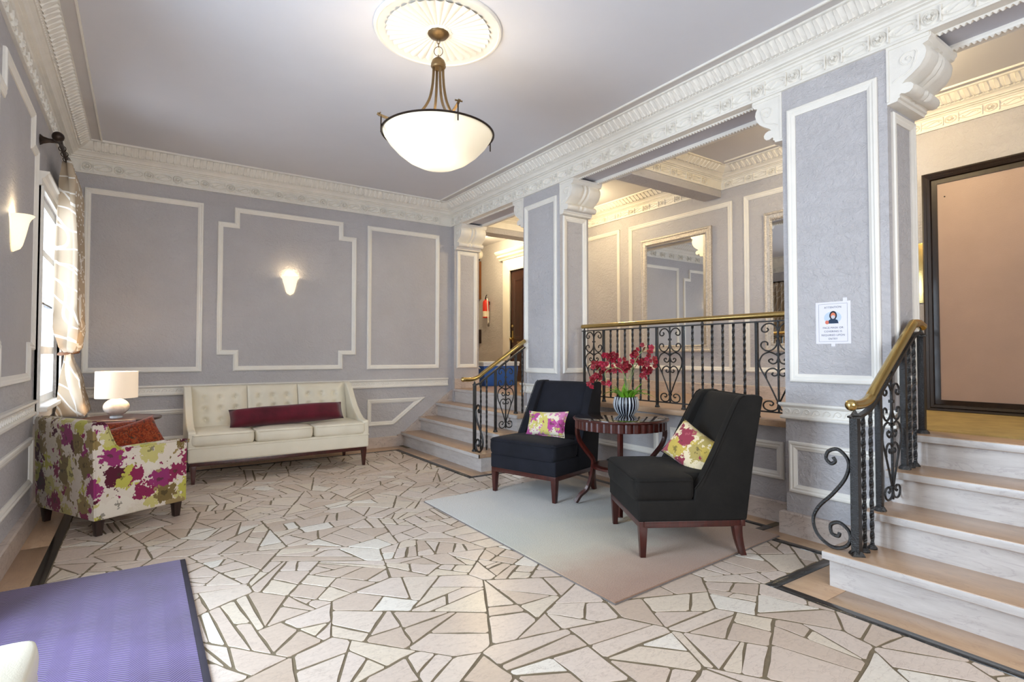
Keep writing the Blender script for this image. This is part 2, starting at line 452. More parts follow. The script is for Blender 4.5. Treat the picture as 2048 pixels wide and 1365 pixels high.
# cornice --------------------------------------------------------------------------------------
PC = [(0, ZF), (0.018, ZF), (0.018, 2.899), (0.010, 2.905), (0.010, 3.006), (0.020, 3.010), (0.026, 3.022), (0.042, 3.026), (0.042, 3.034),
      (0.060, 3.038), (0.066, 3.050), (0.078, 3.062), (0.098, 3.072), (0.098, 3.080), (0.118, 3.086), (0.145, 3.104), (0.170, 3.128),
      (0.186, 3.146), (0.200, 3.150), (0.200, ZC), (0.0, ZC)]
def squeeze(prof, z0):
    k = (ZC - z0) / (ZC - ZF)
    return [(d * 0.9, ZC - (ZC - z) * k) for d, z in prof]
leaf_src = MB()
def leaf_pts(w, z0, z1, d0, d1):
    """one acanthus leaf in (t, d, z): a cupped blade curling out at the tip"""
    out = []; rows = 4
    for j in range(rows):
        q = j / (rows - 1)
        d = d0 + (d1 - d0) * q ** 1.4; z = z0 + (z1 - z0) * q
        ww = w * (0.35 + 0.65 * math.sin(PI * (0.25 + 0.6 * q)))
        for i in (-1, -0.45, 0, 0.45, 1):
            bulge = 0.010 * (1 - abs(i)) + (0.006 if abs(i) == 0.45 else 0)
            out.append((i * ww * 0.5, d + 0.004 + bulge, z - bulge * 0.8))
    fs = [(j * 5 + i, j * 5 + i + 1, (j + 1) * 5 + i + 1, (j + 1) * 5 + i) for j in range(rows - 1) for i in range(4)]
    return out, fs
def ornaments(parent, p0, p1, nrm, k, z0, ms=0.2, me_=0.2, ros_off=0.1, pitch=0.245):
    a, b, nn = Vector(p0), Vector(p1), Vector(nrm); t = (b - a).normalized(); L = (b - a).length
    zz = lambda z: ZC - (ZC - z) * (ZC - z0) / (ZC - ZF)
    lm = MB(); n = int((L - ms - me_) / 0.058)
    pts, fs = leaf_pts(0.056, zz(3.088), zz(3.148), 0.112 * k, 0.182 * k)
    for i in range(n):
        c = a + t * (ms + 0.029 + i * 0.058)
        lm.add([((c + t * q[0] + nn * q[1]).x, (c + t * q[0] + nn * q[1]).y, q[2]) for q in pts], fs)
    tag(put('acanthus_leaves', lm, M['plaster_white'], parent, world=True, smooth=True), kind='stuff')
    bm_ = MB(); n = int((L - ms - me_) / 0.029)
    for i in range(n):
        c = a + t * (ms + i * 0.029) + nn * (0.106 * k)
        z = zz(3.080); r = 0.008
        bm_.add([(c.x + t.x * r, c.y + t.y * r, z), (c.x - t.x * r, c.y - t.y * r, z), (c.x + nn.x * r, c.y + nn.y * r, z), (c.x, c.y, z - r), (c.x, c.y, z + r)],
                [(0, 2, 3), (2, 1, 3), (0, 4, 2), (2, 4, 1)])
    tag(put('bead_row', bm_, M['plaster_white'], parent, world=True), kind='stuff')
    zc = (z0 + zz(3.006)) / 2 + 0.006; hr = 0.036 * (ZC - z0) / (ZC - ZF)
    ang = math.atan2(t.y, t.x)
    global ROS, OVAL
    n = int((L - ros_off - me_ * 0.4) / pitch) + 1
    for i in range(n):
        c = a + t * (ros_off + i * pitch) + nn * (0.010 * k)
        sgn = -1 if (t.x * nn.y - t.y * nn.x) > 0 else 1
        for src, off, nm in ((ROS, 0.0, 'rosette'), (OVAL, 0.5, 'oval_ornament')):
            if off and i == n - 1: continue
            q = c + t * (off * pitch)
            o = bpy.data.objects.new(nm, src); COL.objects.link(o); o.parent = parent
            # local z -> out of the wall, local x -> along the wall, local y -> up
            m = Matrix(((t.x, 0, nn.x, q.x), (t.y, 0, nn.y, q.y), (0, 1, 0, zc), (0, 0, 0, 1)))
            o.matrix_parent_inverse = wmat(parent).inverted(); o.matrix_basis = m @ Matrix.Diagonal((1.1, 1.1 * hr / 0.036, 1.7, 1))
def ring2(rx, ry, r, n=16, h=0.0):
    return MB().tube([(rx * math.cos(2 * PI * i / n), ry * math.sin(2 * PI * i / n), h) for i in range(n + 1)], r, 4, caps=False)
ros = ring2(0.033, 0.033, 0.0065); ros.lathe([(0.021, 0.0), (0.018, 0.010), (0.010, 0.003), (0.008, 0.012), (0.001, 0.013)], 12, fn=lambda a: 1 + 0.16 * math.cos(6 * a))
ros.box(-0.048, -0.042, -0.040, 0.040, 0, 0.008).box(0.042, 0.048, -0.040, 0.040, 0, 0.008)
ROS = ros.mesh('rosette', True); ROS.materials.append(M['plaster_white'])
ov = ring2(0.066, 0.028, 0.0055, 20); ov.tube([(0.044 * math.cos(a * 0.5), 0.014 * math.sin(a * 0.9), 0.0) for a in range(8)], 0.005, 4)
OVAL = ov.mesh('oval_ornament', True); OVAL.materials.append(M['plaster_white'])

t1 = trim(MB().run((XL, YN), (XL, YB), (1, 0), PC, 0, 1), M['plaster_white'])
ornaments(t1, (XL, 2.6), (XL, YB), (1, 0), 1, ZF)
t2 = trim(MB().run((XL, YB), (XR, YB), (0, -1), PC, 1, 1), M['plaster_white'])
ornaments(t2, (XL, YB), (XR, YB), (0, -1), 1, ZF, ros_off=0.16)
t3 = trim(MB().run((XR, YB), (XR, YN), (-1, 0), PC, 1, 0), M['plaster_white'])
ornaments(t3, (XR, YB), (XR, -0.2), (-1, 0), 1, ZF, ros_off=0.05)
PH = squeeze(PC, 2.955)
t4 = trim(MB().run((XH, 6.50), (XH, 3.83), (-1, 0), PH, 0, 0), M['plaster_white'])
ornaments(t4, (XH, 6.50), (XH, 3.83), (-1, 0), 0.9, 2.955, ms=0.02, me_=0.02)
t5 = trim(MB().run((XH, 3.62), (XH, YN), (-1, 0), PH, 1, 0), M['plaster_white'])
ornaments(t5, (XH, 3.62), (XH, -0.4), (-1, 0), 0.9, 2.955)
t6 = trim(MB().run((XB, 3.62), (XH, 3.62), (0, -1), PH, 0, 1), M['plaster_white'])
ornaments(t6, (XB, 3.62), (XH, 3.62), (0, -1), 0.9, 2.955, ms=0.02)
t7 = trim(MB().run((XB, 6.50), (XH, 6.50), (0, -1), PH, 0, 1), M['plaster_white'])
# flat bands on the ceiling with a thin bead
trim(MB().box(XL + 0.20, XL + 0.27, YN, YB - 0.2, ZC - 0.006, ZC), M['band'])
trim(MB().box(XL + 0.27, XL + 0.282, YN, YB - 0.2, ZC - 0.014, ZC))
trim(MB().box(XR - 0.27, XR - 0.20, YN, YB - 0.2, ZC - 0.006, ZC), M['band'])
trim(MB().box(XR - 0.282, XR - 0.27, YN, YB - 0.2, ZC - 0.014, ZC))
trim(MB().box(XH - 0.262, XH - 0.25, YN, 3.4, ZC - 0.014, ZC))

# soffit frames under the beam, with their leaf beading
for y0, y1 in ((P2[1], P1[0]), (P3[1], P2[0]), (YN, P3[0])):
    f = trim(MB().frame(rect(XR, XB, y0, y1), lambda a, b, h: (a, b, 2.906 - h), [(0, 0), (0, 0.021), (0.052, 0.021), (0.056, 0.026), (0.074, 0.026), (0.078, 0.015), (0.08, 0)]))
    ob = MB(); e0, e1 = XR + 0.065, XB - 0.065
    def knob(x, y): ob.add([(x - 0.011, y - 0.011, 2.880), (x + 0.011, y - 0.011, 2.880), (x + 0.011, y + 0.011, 2.880), (x - 0.011, y + 0.011, 2.880), (x, y, 2.868)], [(0, 1, 4), (1, 2, 4), (2, 3, 4), (3, 0, 4)])
    y = y0 + 0.065
    while y < y1 - 0.065: knob(e0, y); knob(e1, y); y += 0.026
    x = e0
    while x < e1: knob(x, y0 + 0.065); knob(x, y1 - 0.065); x += 0.026
    tag(put('leaf_beading', ob, M['plaster_white'], f, world=True), kind='stuff')

# wall panels ---------------------------------------------------------------------------------
def stepped(a0, a1, b0, b1, s, q):
    return [(a0 + s, b0), (a1 - s, b0), (a1 - s, b0 + q), (a1, b0 + q), (a1, b1 - q), (a1 - s, b1 - q), (a1 - s, b1), (a0 + s, b1), (a0 + s, b1 - q), (a0, b1 - q), (a0, b0 + q), (a0 + s, b0 + q)]
def panel(poly, fn): return trim(MB().frame(poly, fn, PF), smooth=True, angle=20)
panel(rect(-0.469, 0.525, 0.973, 2.749), on_back)
panel(stepped(0.658, 2.157, 0.976, 2.750, 0.160, 0.172), on_back)
panel(rect(2.297, 3.280, 0.970, 2.748), on_back)
panel(rect(-0.42, 2.165, 0.27, 0.597), on_back)
panel([(2.304, 0.268), (2.643, 0.266), (3.082, 0.595), (2.304, 0.597)], on_back)
panel(stepped(3.58, 4.86, 0.98, 2.74, 0.17, 0.20), on_left)
panel(rect(3.55, 4.86, 0.27, 0.597), on_left)
panel(rect(P3[0] + 0.048, P3[1] - 0.036, 0.976, 2.742), on_right)
panel(rect(P3[0] + 0.048, P3[1] - 0.022, 0.270, 0.596), on_right)
panel(rect(P2[0] + 0.045, P2[1] - 0.035, 0.958, 2.772), on_right)
panel(rect(P2[0] + 0.045, P2[1] - 0.035, 0.270, 0.596), on_right)
panel(rect(XR + 0.035, XB - 0.03, 0.972, 2.553), on_y(P1[0]))
panel(rect(XR + 0.035, XB - 0.03, 0.963, 2.560), on_y(P2[0]))
panel(rect(XR + 0.045, XB - 0.03, 0.975, 2.535), on_y(P3[0]))
panel(rect(2.05, 3.02, 0.292, 0.548), on_x(3.66))
panel(rect(3.15, 4.14, 0.292, 0.548), on_x(3.66))
panel(rect(5.15, 6.30, 0.968, 2.815), on_hall)
panel(rect(3.485, 4.985, 0.968, 2.812), on_hall)
panel(rect(1.98, 3.345, 0.968, 2.822), on_hall)

# chair rails with running-scroll relief --------------------------------------------------------
CR = [(0, 0.737), (0.020, 0.737), (0.026, 0.745), (0.026, 0.757), (0.014, 0.762), (0.014, 0.812), (0.022, 0.816), (0.032, 0.828), (0.032, 0.841), (0, 0.841)]
def scrolls(parent, p0, p1, nrm, pitch=0.062):
    a, b, nn = Vector(p0), Vector(p1), Vector(nrm); t = (b - a).normalized(); L = (b - a).length
    mb = MB(); n = int(L / pitch)
    for i in range(n):
        c = a + t * (pitch * (i + 0.5)) + nn * 0.015
        pts = []
        for j in range(10):
            q = j / 9; an = PI * (1.05 - 2.0 * q); r = 0.020 - 0.013 * q
            pts.append(c + t * (math.cos(an) * r * 1.2) + Vector((0, 0)))
            pts[-1] = (pts[-1].x, pts[-1].y, 0.787 + math.sin(an) * r)
        pts.insert(0, ((c - t * pitch * 0.5).x, (c - t * pitch * 0.5).y, 0.770))
        mb.tube(pts, 0.0035, 4)
    tag(put('scroll_relief', mb, M['plaster_white'], parent, world=True), kind='stuff')
r1 = trim(MB().run((XL, YB), (3.41, YB), (0, -1), CR, 1, 0)); scrolls(r1, (XL + 0.04, YB), (3.40, YB), (0, -1))
r2 = trim(MB().run((XL, 3.2), (XL, 4.93), (1, 0), CR, 0, 0)); scrolls(r2, (XL, 3.5), (XL, 4.92), (1, 0))
for p in (P2, P3):
    rr = trim(MB().run((XR, p[1]), (XR, p[0]), (-1, 0), CR, -1, -1)); scrolls(rr, (XR, p[1] + 0.01), (XR, p[0] - 0.01), (-1, 0))
trim(MB().run((3.66, P3[1]), (XR, P3[1]), (0, 1), CR, 0, -1))
trim(MB().run((XR, P3[0]), (XR + 0.06, P3[0]), (0, -1), CR, -1, 0))
trim(MB().run((XR + 0.06, P2[1]), (XR, P2[1]), (0, 1), CR, 0, -1))
trim(MB().run((XR, P2[0]), (3.66, P2[0]), (0, -1), CR, -1, 0))

# marble skirtings
def skirt(name, p0, p1, nrm, h=0.135, d=0.038, z=0.0, m0=0, m1=0):
    return struct(name, MB().run(p0, p1, nrm, [(0, z), (d, z), (d, z + h - 0.008), (d - 0.008, z + h), (0, z + h)], m0, m1), M['base_marble'])
skirt('baseboard_back', (XL, YB), (2.70, YB), (0, -1), 0.125, m0=1)
skirt('baseboard_left', (XL, 3.1), (XL, YB), (1, 0), 0.135, m1=1)
skirt('baseboard_left_near', (XL, YN), (XL, 1.8), (1, 0))
skirt('baseboard_pier_right', (XR, P3[1]), (XR, P3[0] + 0.0), (-1, 0), 0.143, 0.034, m0=-1)
skirt('baseboard_pier_right_side', (3.62, P3[1]), (XR, P3[1]), (0, 1), 0.143, 0.034, m1=-1)
skirt('baseboard_pier_middle', (XR, P2[1]), (XR, P2[0]), (-1, 0), 0.143, 0.034, m1=-1)
skirt('baseboard_pier_middle_side', (XR, P2[0]), (3.62, P2[0]), (0, -1), 0.143, 0.034, m0=-1)
skirt('baseboard_low', (3.66, P2[0]), (3.66, P3[1]), (-1, 0), 0.143, 0.03)
skirt('baseboard_hall', (XH, 7.0), (XH, 1.76), (-1, 0), 0.13, 0.02, ZL)
skirt('baseboard_hall_far', (XH, HY), (XH, 7.97), (-1, 0), 0.13, 0.02, ZL)
struct('baseboard_pier_left', MB().box(XR, XB, P1[0] - 0.02, P1[0], ZL, ZL + 0.13), M['base_marble'])

# landing: marble slab edge under the balustrade, hall floor, carpet by the taupe door
hf = struct('floor_hall', MB().box(3.70, XH, YN, HY, 0.62, ZL), M['tread'])
trim(MB().box(3.585, 3.705, P3[1], P2[0], 0.658, ZL + 0.001), M['tread'], bevel=0.006)
struct('floor_carpet', MB().box(3.86, XH - 0.005, YN, 2.02, ZL, ZL + 0.008), simple('worn_gold_carpet', lin(176, 150, 92), 0.95, 0, 0.14, 9, 0.7, 260))
# ------------------------------------------------------------------ floor: grout bed, crazy paving, black strips, marble border
floor = struct('floor', MB().box(XL - 0.3, 3.72, YN - 0.2, YB + 0.1, -0.06, -0.0022), M['grout'])
def border(name, rects, mat, z=0.0, gap=0.0025):
    for x0, x1, y0, y1 in rects:
        put(name, MB().box(x0 + gap / 2, x1 - gap / 2, y0 + gap / 2, y1 - gap / 2, -0.03, z), mat, floor, world=True, bevel=0.001, seg=1)
BW = 0.056                                   # black strip width
SX0, SX1, SY1 = -0.385, 2.545, 6.22          # inner edges of the strips: left, right by the left stair, back
NX, JX, JY = 2.60, 3.25, 4.44                # strip in front of the right stair, strip by the piers, jog at the left stair
YS = 1.565
strips = [(SX0 - BW, SX0, YN, SY1 + BW), (SX0, SX1 + BW, SY1, SY1 + BW), (SX1, SX1 + BW, JY - 0.0, SY1), (SX1 + BW, JX + BW, JY, JY + BW),
          (JX, JX + BW, 4.10, JY), (JX + BW, 3.45 + BW, 4.10, 4.10 + BW), (3.45, 3.45 + BW, 2.10, 4.10), (JX, 3.45 + BW, 2.10 - BW, 2.10), (JX, JX + BW, YS, 2.10 - BW),
          (NX, JX + BW, YS - BW, YS), (NX, NX + BW, YN, YS - BW)]
border('black_border_strip', strips, M['black_marble'], 0.0008)
slabs = []
y = YN
while y < YB - 0.05:
    y1 = min(YB - 0.02, y + 1.18); slabs.append((XL, SX0 - BW, y, y1)); y = y1
x = SX0 - BW
while x < 2.7:
    x1 = min(2.78, x + 1.05); slabs.append((x, x1, SY1 + BW, YB)); x = x1
slabs += [(SX1 + BW, 2.80, JY + BW, 5.45), (SX1 + BW, 2.80, 5.45, SY1 + BW), (2.80, XR, JY + BW, 4.66), (JX + BW, XR, 4.10 + BW, JY + BW),
          (3.45 + BW, 3.68, 2.10, 3.2), (3.45 + BW, 3.68, 3.2, 4.26), (JX + BW, 3.68, YS, 2.10 - BW), (NX + BW, JX + BW + 0.4, 1.30, YS - BW),
          (NX + BW, 2.90, 0.25, 1.30), (NX + BW, 2.90, -0.8, 0.25), (NX + BW, 2.90, YN, -0.8)]
border('border_slab', slabs, M['tread'])
put('paving_infill', MB().box(JX + BW, 3.45, 2.10, 4.10, -0.03, -0.001), M['stone'], floor, world=True, tones=True)

def area(P): return 0.5 * sum(p[0] * q[1] - q[0] * p[1] for p, q in zip(P, P[1:] + P[:1]))
def cut(P, o, d):
    """split convex polygon P by the line through o with direction d -> left, right"""
    n = (-d[1], d[0]); Lp, Rp = [], []
    s = [(p[0] - o[0]) * n[0] + (p[1] - o[1]) * n[1] for p in P]
    for i in range(len(P)):
        p, q, a, b = P[i], P[(i + 1) % len(P)], s[i], s[(i + 1) % len(P)]
        if a >= 0: Lp.append(p)
        if a <= 0: Rp.append(p)
        if a * b < 0:
            t = a / (a - b); c = (p[0] + (q[0] - p[0]) * t, p[1] + (q[1] - p[1]) * t)
            Lp.append(c); Rp.append(c)
    return Lp, Rp
rng = random.Random(21)
def shatter(P, out, target):
    A = abs(area(P))
    if A < target * rng.uniform(0.35, 2.1) or A < 0.005: out.append(P); return
    cx = sum(p[0] for p in P) / len(P); cy_ = sum(p[1] for p in P) / len(P)
    best = max(((P[i], P[(i + 1) % len(P)]) for i in range(len(P))), key=lambda e: math.dist(*e))
    la = math.atan2(best[1][1] - best[0][1], best[1][0] - best[0][0])
    sz = math.sqrt(A); turn = rng.random() < 0.78
    for _ in range(12):
        a = la + (PI / 2 if turn else 0.0) + rng.gauss(0, 0.36)
        o = (cx + rng.gauss(0, 0.12) * sz, cy_ + rng.gauss(0, 0.12) * sz)
        l, r = cut(P, o, (math.cos(a), math.sin(a)))
        if len(l) > 2 and len(r) > 2 and min(abs(area(l)), abs(area(r))) > 0.24 * A: break
    else:
        out.append(P); return
    shatter(l, out, target); shatter(r, out, target)
cells = []
box_ = [(SX0, 0.05), (JX, 0.05), (JX, SY1), (SX0, SY1)]
seeds = []
for _ in range(4000):                        # blue-noise seeds for the coarse slabs the mason broke up
    q = (rng.uniform(SX0, JX), rng.uniform(0.05, SY1))
    if all(math.hypot((q[0] - s_[0]), (q[1] - s_[1]) * 1.2) > 0.50 for s_ in seeds): seeds.append(q)
for q in seeds:
    P = box_
    for o_ in seeds:
        if o_ is q or math.dist(q, o_) > 1.6: continue
        mid = ((q[0] + o_[0]) / 2, (q[1] + o_[1]) / 2); d = (o_[0] - q[0], o_[1] - q[1])
        P = cut(P, mid, (-d[1], d[0]))[0]
        if len(P) < 3: break
    if len(P) > 2: shatter(P, cells, 0.034 if q[1] < 2.4 else 0.022)
def clip(P, o, d): return cut(P, o, d)[0]
stones = []
for P in cells:
    if area(P) < 0: P = P[::-1]
    mx = max(p[0] for p in P); my = max(p[1] for p in P); mn = min(p[1] for p in P)
    parts = [P]
    if mx > SX1 and my > JY:
        l, r = cut(P, (SX1, 0), (0, 1)); parts = [l] + [cut(r, (0, JY), (-1, 0))[0]] if len(r) > 2 else [l]
    elif mx > NX and mn < YS:
        l, r = cut(P, (NX, 0), (0, 1)); parts = [l] + [cut(r, (0, YS), (1, 0))[0]] if len(r) > 2 else [l]
    for q in parts:
        if len(q) > 2 and abs(area(q)) > 0.0014: stones.append(q)
def inset(P, g):
    if area(P) < 0: P = P[::-1]
    Q = P
    for i in range(len(P)):
        p, q = P[i], P[(i + 1) % len(P)]
        dx, dy = q[0] - p[0], q[1] - p[1]; L = math.hypot(dx, dy)
        if L < 1e-5: continue
        dx /= L; dy /= L; gg = g * rng.uniform(0.45, 1.35); a = rng.gauss(0, 0.012)
        d = (dx * math.cos(a) - dy * math.sin(a), dx * math.sin(a) + dy * math.cos(a))
        mid = ((p[0] + q[0]) / 2 - dy * gg, (p[1] + q[1]) / 2 + dx * gg)
        Q = clip(Q, mid, d)
        if len(Q) < 3: return []
    return Q
def nibble(P):
    """knock the sharp corners off and roughen long edges a little"""
    out = []; n = len(P)
    for i in range(n):
        p0, p, p1 = P[i - 1], P[i], P[(i + 1) % n]
        l0, l1 = math.dist(p0, p), math.dist(p, p1)
        c = min(0.009 * rng.uniform(0.2, 1.5), 0.3 * min(l0, l1))
        out.append((p[0] + (p0[0] - p[0]) * c / max(l0, 1e-6), p[1] + (p0[1] - p[1]) * c / max(l0, 1e-6)))
        out.append((p[0] + (p1[0] - p[0]) * c / max(l1, 1e-6), p[1] + (p1[1] - p[1]) * c / max(l1, 1e-6)))
        if l1 > 0.10:
            t = rng.uniform(0.35, 0.65); nx, ny = -(p1[1] - p[1]) / l1, (p1[0] - p[0]) / l1; e = rng.uniform(0.0, 0.005)
            out.append((p[0] + (p1[0] - p[0]) * t + nx * e, p[1] + (p1[1] - p[1]) * t + ny * e))
    return out
def tone():
    u = rng.random()
    return rng.uniform(0.9, 1.0) if u < 0.065 else rng.uniform(0.0, 0.8)
def depth(P):
    cx = sum(p[0] for p in P) / len(P); cy_ = sum(p[1] for p in P) / len(P)
    return cx * 0.563 + cy_ * 0.826, cx * 0.826 - cy_ * 0.563
def under_rug(P): return all(1.9 < p[0] < 3.3 and 1.98 < p[1] < 3.85 for p in P) or all(p[0] < 0.16 and p[1] < 3.5 for p in P)
ready = []
for P in stones:
    Q = inset(P, 0.0054)
    if len(Q) < 3 or abs(area(Q)) < 0.0009: continue
    Q = nibble(Q)
    z, x = depth(Q)
    seen = z > 0.6 and -1.05 < x / z < 1.05 and not under_rug(Q)
    ready.append((abs(area(Q)) / max(z, 0.3) ** 3 if seen else 0.0, Q))
ready.sort(key=lambda e: -e[0])
def stone_mesh(mb, Q, tn):
    n = len(Q); top = rng.uniform(-0.0006, 0.0006)
    cx = sum(p[0] for p in Q) / n; cy_ = sum(p[1] for p in Q) / n
    ins = [(cx + (p[0] - cx) * 0.994, cy_ + (p[1] - cy_) * 0.994) for p in Q]
    mb.add([(p[0], p[1], top) for p in ins] + [(p[0], p[1], top - 0.0008) for p in Q] + [(p[0], p[1], -0.012) for p in Q],
           [tuple(range(n))] + [(n + i, n + (i + 1) % n, (i + 1) % n, i) for i in range(n)] + [(2 * n + i, 2 * n + (i + 1) % n, n + (i + 1) % n, n + i) for i in range(n)], tn)
for s_, Q in ready[:300]:
    mb = MB(); stone_mesh(mb, Q, tone()); put('paving_stone', mb, M['stone'], floor, world=True, tones=True)
rest = MB()
for s_, Q in ready[300:]: stone_mesh(rest, Q, tone())
tag(put('paving_stones_far', rest, M['stone'], floor, world=True, tones=True), kind='stuff')
# ------------------------------------------------------------------ staircases
def staircase(label, x0, pitch, ylo, yhi, ends, loc):
    t = thing('staircase', label, 'staircase', loc)
    for i in range(4):
        nx = x0 + i * pitch; z1 = ZL * (i + 1) / 4; z0 = ZL * i / 4
        lo, hi = ends(i, ylo, yhi)
        xe = 3.90 if i == 3 else min(x0 + (i + 1) * pitch + 0.05, 3.468 if hi > 2 else 9)
        rx0 = min(nx + 0.032, 3.468) if hi > 2 else nx + 0.032
        put('riser', MB().box(rx0, xe, lo + (0.02 if lo == ends(i, ylo, yhi)[0] and lo > ylo else 0), hi - (0.02 if hi < yhi else 0), z0 - (0.004 if i else 0.0), z1 - 0.042), M['step'], t, world=True)
        tr = MB().box(nx + 0.0, xe, lo, hi, z1 - 0.042, z1 + (0.0005 if i == 3 else 0))
        tr_o = put('tread', tr, M['tread'], t, world=True, bevel=0.005, seg=2)
        put('nosing', MB().box(nx - 0.0015, nx + 0.02, lo - 0.0015 if lo > ylo else lo, hi + 0.0015 if hi < yhi else hi, z1 - 0.040, z1 - 0.004), M['step'], tr_o, world=True, bevel=0.003)
    return t
st_l = staircase('marble steps rising beside the cream sofa to the fire extinguisher', 2.735, 0.243, 4.60, YB - 0.03,
                 lambda i, lo, hi: ((4.60, 4.625, 4.66, 4.871)[i], 6.468 if i == 3 else hi), (2.75, 5.5, 0))
st_r = staircase('marble steps in the foreground rising to the taupe door', 2.822, 0.268, YN + 0.005, 1.40,
                 lambda i, lo, hi: (lo, (1.395, 1.320, 1.320, 1.320)[i]), (2.85, 0.6, 0))
# stringer on the back wall beside the steps
struct('baseboard_stringer', MB().prism([(2.70, 0.0), (2.70, 0.125), (2.76, 0.135), (3.47, 0.668), (3.47, 0.0)], on_back, 0.0, 0.03), M['base_marble'])
trim(MB().prism([(2.695, 0.118), (2.765, 0.128), (3.47, 0.655), (3.47, 0.685), (2.755, 0.148), (2.695, 0.138)], on_back, 0.0, 0.042), M['base_marble'])

# ------------------------------------------------------------------ corbels under the beam
CP = [(0.212, 0.0), (0.212, -0.020), (0.202, -0.030), (0.198, -0.042), (0.180, -0.050), (0.193, -0.070), (0.198, -0.095), (0.190, -0.128), (0.165, -0.165),
      (0.122, -0.196), (0.090, -0.216), (0.078, -0.229), (0.098, -0.228), (0.122, -0.236), (0.134, -0.253), (0.130, -0.272), (0.114, -0.286), (0.092, -0.288), (0.072, -0.280), (0.064, -0.286), (0.064, -0.300), (0.054, -0.304), (0.050, -0.318), (0.0, -0.322)]
def corbel(label, yface, sgn):
    """sgn: direction along y in which it projects from its pier"""
    t = thing('corbel', label, 'corbel', ((XR + XB) / 2, yface, ZF - 0.32), 0)
    w = XB - XR; nu = 25
    def lobes(u):
        e = 1.0
        for c, wd, dp in ((0.40, 0.030, 0.15), (0.54, 0.030, 0.15), (0.02, 0.025, 0.08), (0.98, 0.025, 0.08)):
            e -= dp * math.exp(-((u - c) / wd) ** 2)
        return e - 0.10 * math.exp(-((u - 0.46) / 0.30) ** 2) * 0.0 + 0.05 * math.sin(PI * u)
    mb = MB(); us = [i / (nu - 1) for i in range(nu)]
    vs_ = []
    for (p, z) in CP:
        for u in us:
            k = lobes(u) if -0.289 < z < -0.046 else 1.0
            vs_.append((XR + w * u, yface + sgn * p * k, ZF + z - 0.0005))
    m = len(CP); fs = [(j * nu + i, j * nu + i + 1, (j + 1) * nu + i + 1, (j + 1) * nu + i) for j in range(m - 1) for i in range(nu - 1)]
    for i0 in (0, nu - 1):
        o = len(vs_); vs_ += [(XR + w * us[i0], yface, ZF - 0.0005)]
        fs.append(tuple([o] + [j * nu + i0 for j in range(m)]))
    mb.add(vs_, fs)
    put('scroll_body', mb, M['plaster_white'], t, world=True, smooth=True, angle=40)
    sp = [(0.105 + 0.05 * (1 - j / 16) * math.cos(0.6 + j * 0.62), -0.105 + 0.045 * (1 - j / 16) * math.sin(0.6 + j * 0.62)) for j in range(16)]
    pts = [(XR - 0.002, yface + sgn * a, ZF + b) for a, b in [(0.03, -0.21), (0.06, -0.19), (0.12, -0.165)] + sp]
    put('carved_spiral', MB().tube(catmull(pts, 2), 0.004, 5), M['plaster_white'], t, world=True, smooth=True)
    put('edge_moulding', MB().box(XR - 0.006, XR, min(yface, yface + sgn * 0.012), max(yface, yface + sgn * 0.012), ZF - 0.31, ZF).box(XR - 0.006, XR, min(yface + sgn * 0.012, yface + sgn * 0.205), max(yface + sgn * 0.012, yface + sgn * 0.205), ZF - 0.018, ZF), M['plaster_white'], t, world=True)
corbel('white scroll corbel at the top of the narrow corner pilaster', P1[0], -1)
corbel('white scroll corbel on the far side of the middle pier', P2[1], 1)
corbel('white scroll corbel above the end of the long balustrade, by the middle pier', P2[0], -1)
corbel('white scroll corbel left of the pier with the notice', P3[1], 1)
corbel('large shaded scroll corbel over the foreground steps', P3[0], -1)

# ------------------------------------------------------------------ wrought-iron railings
SC = [  # right half of a scroll panel, (s, t) with s in half-widths and t in panel heights
    [(0.0, 0.835), (0.06, 0.925), (0.31, 0.978), (0.61, 0.978), (0.82, 0.933), (0.78, 0.896), (0.61, 0.889), (0.48, 0.911), (0.55, 0.933)],
    [(0.0, 0.835), (0.10, 0.733), (0.36, 0.681), (0.65, 0.681), (0.86, 0.726), (0.82, 0.770), (0.65, 0.781), (0.53, 0.763), (0.53, 0.736)],
    [(0.03, 0.585), (0.10, 0.548), (0.27, 0.530), (0.44, 0.548), (0.47, 0.573), (0.33, 0.585), (0.27, 0.567)],
    [(0.0, 0.615), (0.14, 0.637), (0.44, 0.659), (0.78, 0.630), (0.95, 0.556), (0.91, 0.481), (0.65, 0.378), (0.31, 0.230), (0.03, 0.096)],
    [(0.61, 0.370), (0.64, 0.422), (0.48, 0.467), (0.23, 0.478), (0.04, 0.449), (0.06, 0.410), (0.23, 0.396), (0.33, 0.415), (0.26, 0.432)],
    [(0.03, 0.096), (0.10, 0.030), (0.40, 0.004), (0.69, 0.022), (0.78, 0.067), (0.65, 0.104), (0.40, 0.111), (0.27, 0.089), (0.36, 0.064), (0.46, 0.072)]]
def scroll_panel(parent, P, c, hw, z0, z1):
    """P(s, z) -> xyz in the railing plane"""
    bar = put('scroll_panel', MB().tube([P(c, z0), P(c, z1)], 0.0075, 4, phase=PI / 4), M['iron'], parent, world=True)
    for cv in SC:
        for sg in (1, -1):
            pts = catmull([P(c + sg * s * hw, z0 + (z1 - z0) * t) for s, t in cv], 5)
            put('scroll', MB().tube(pts, 0.0058, 5), M['iron'], bar, world=True, smooth=True)
    for t in (0.835, 0.64, 0.10):
        q = P(c, z0 + (z1 - z0) * t)
        put('collar', MB().box(q[0] - 0.011, q[0] + 0.011, q[1] - 0.011, q[1] + 0.011, q[2] - 0.008, q[2] + 0.008), M['iron'], bar, world=True)
def twisted(parent, p, z0, z1):
    n = max(18, int((z1 - z0) / 0.0145)); pts = [(p[0], p[1], z0 + (z1 - z0) * i / n) for i in range(n + 1)]
    put('twisted_baluster', MB().tube(pts, 0.0105, 4, twist=PI / 7), M['iron'], parent, world=True)
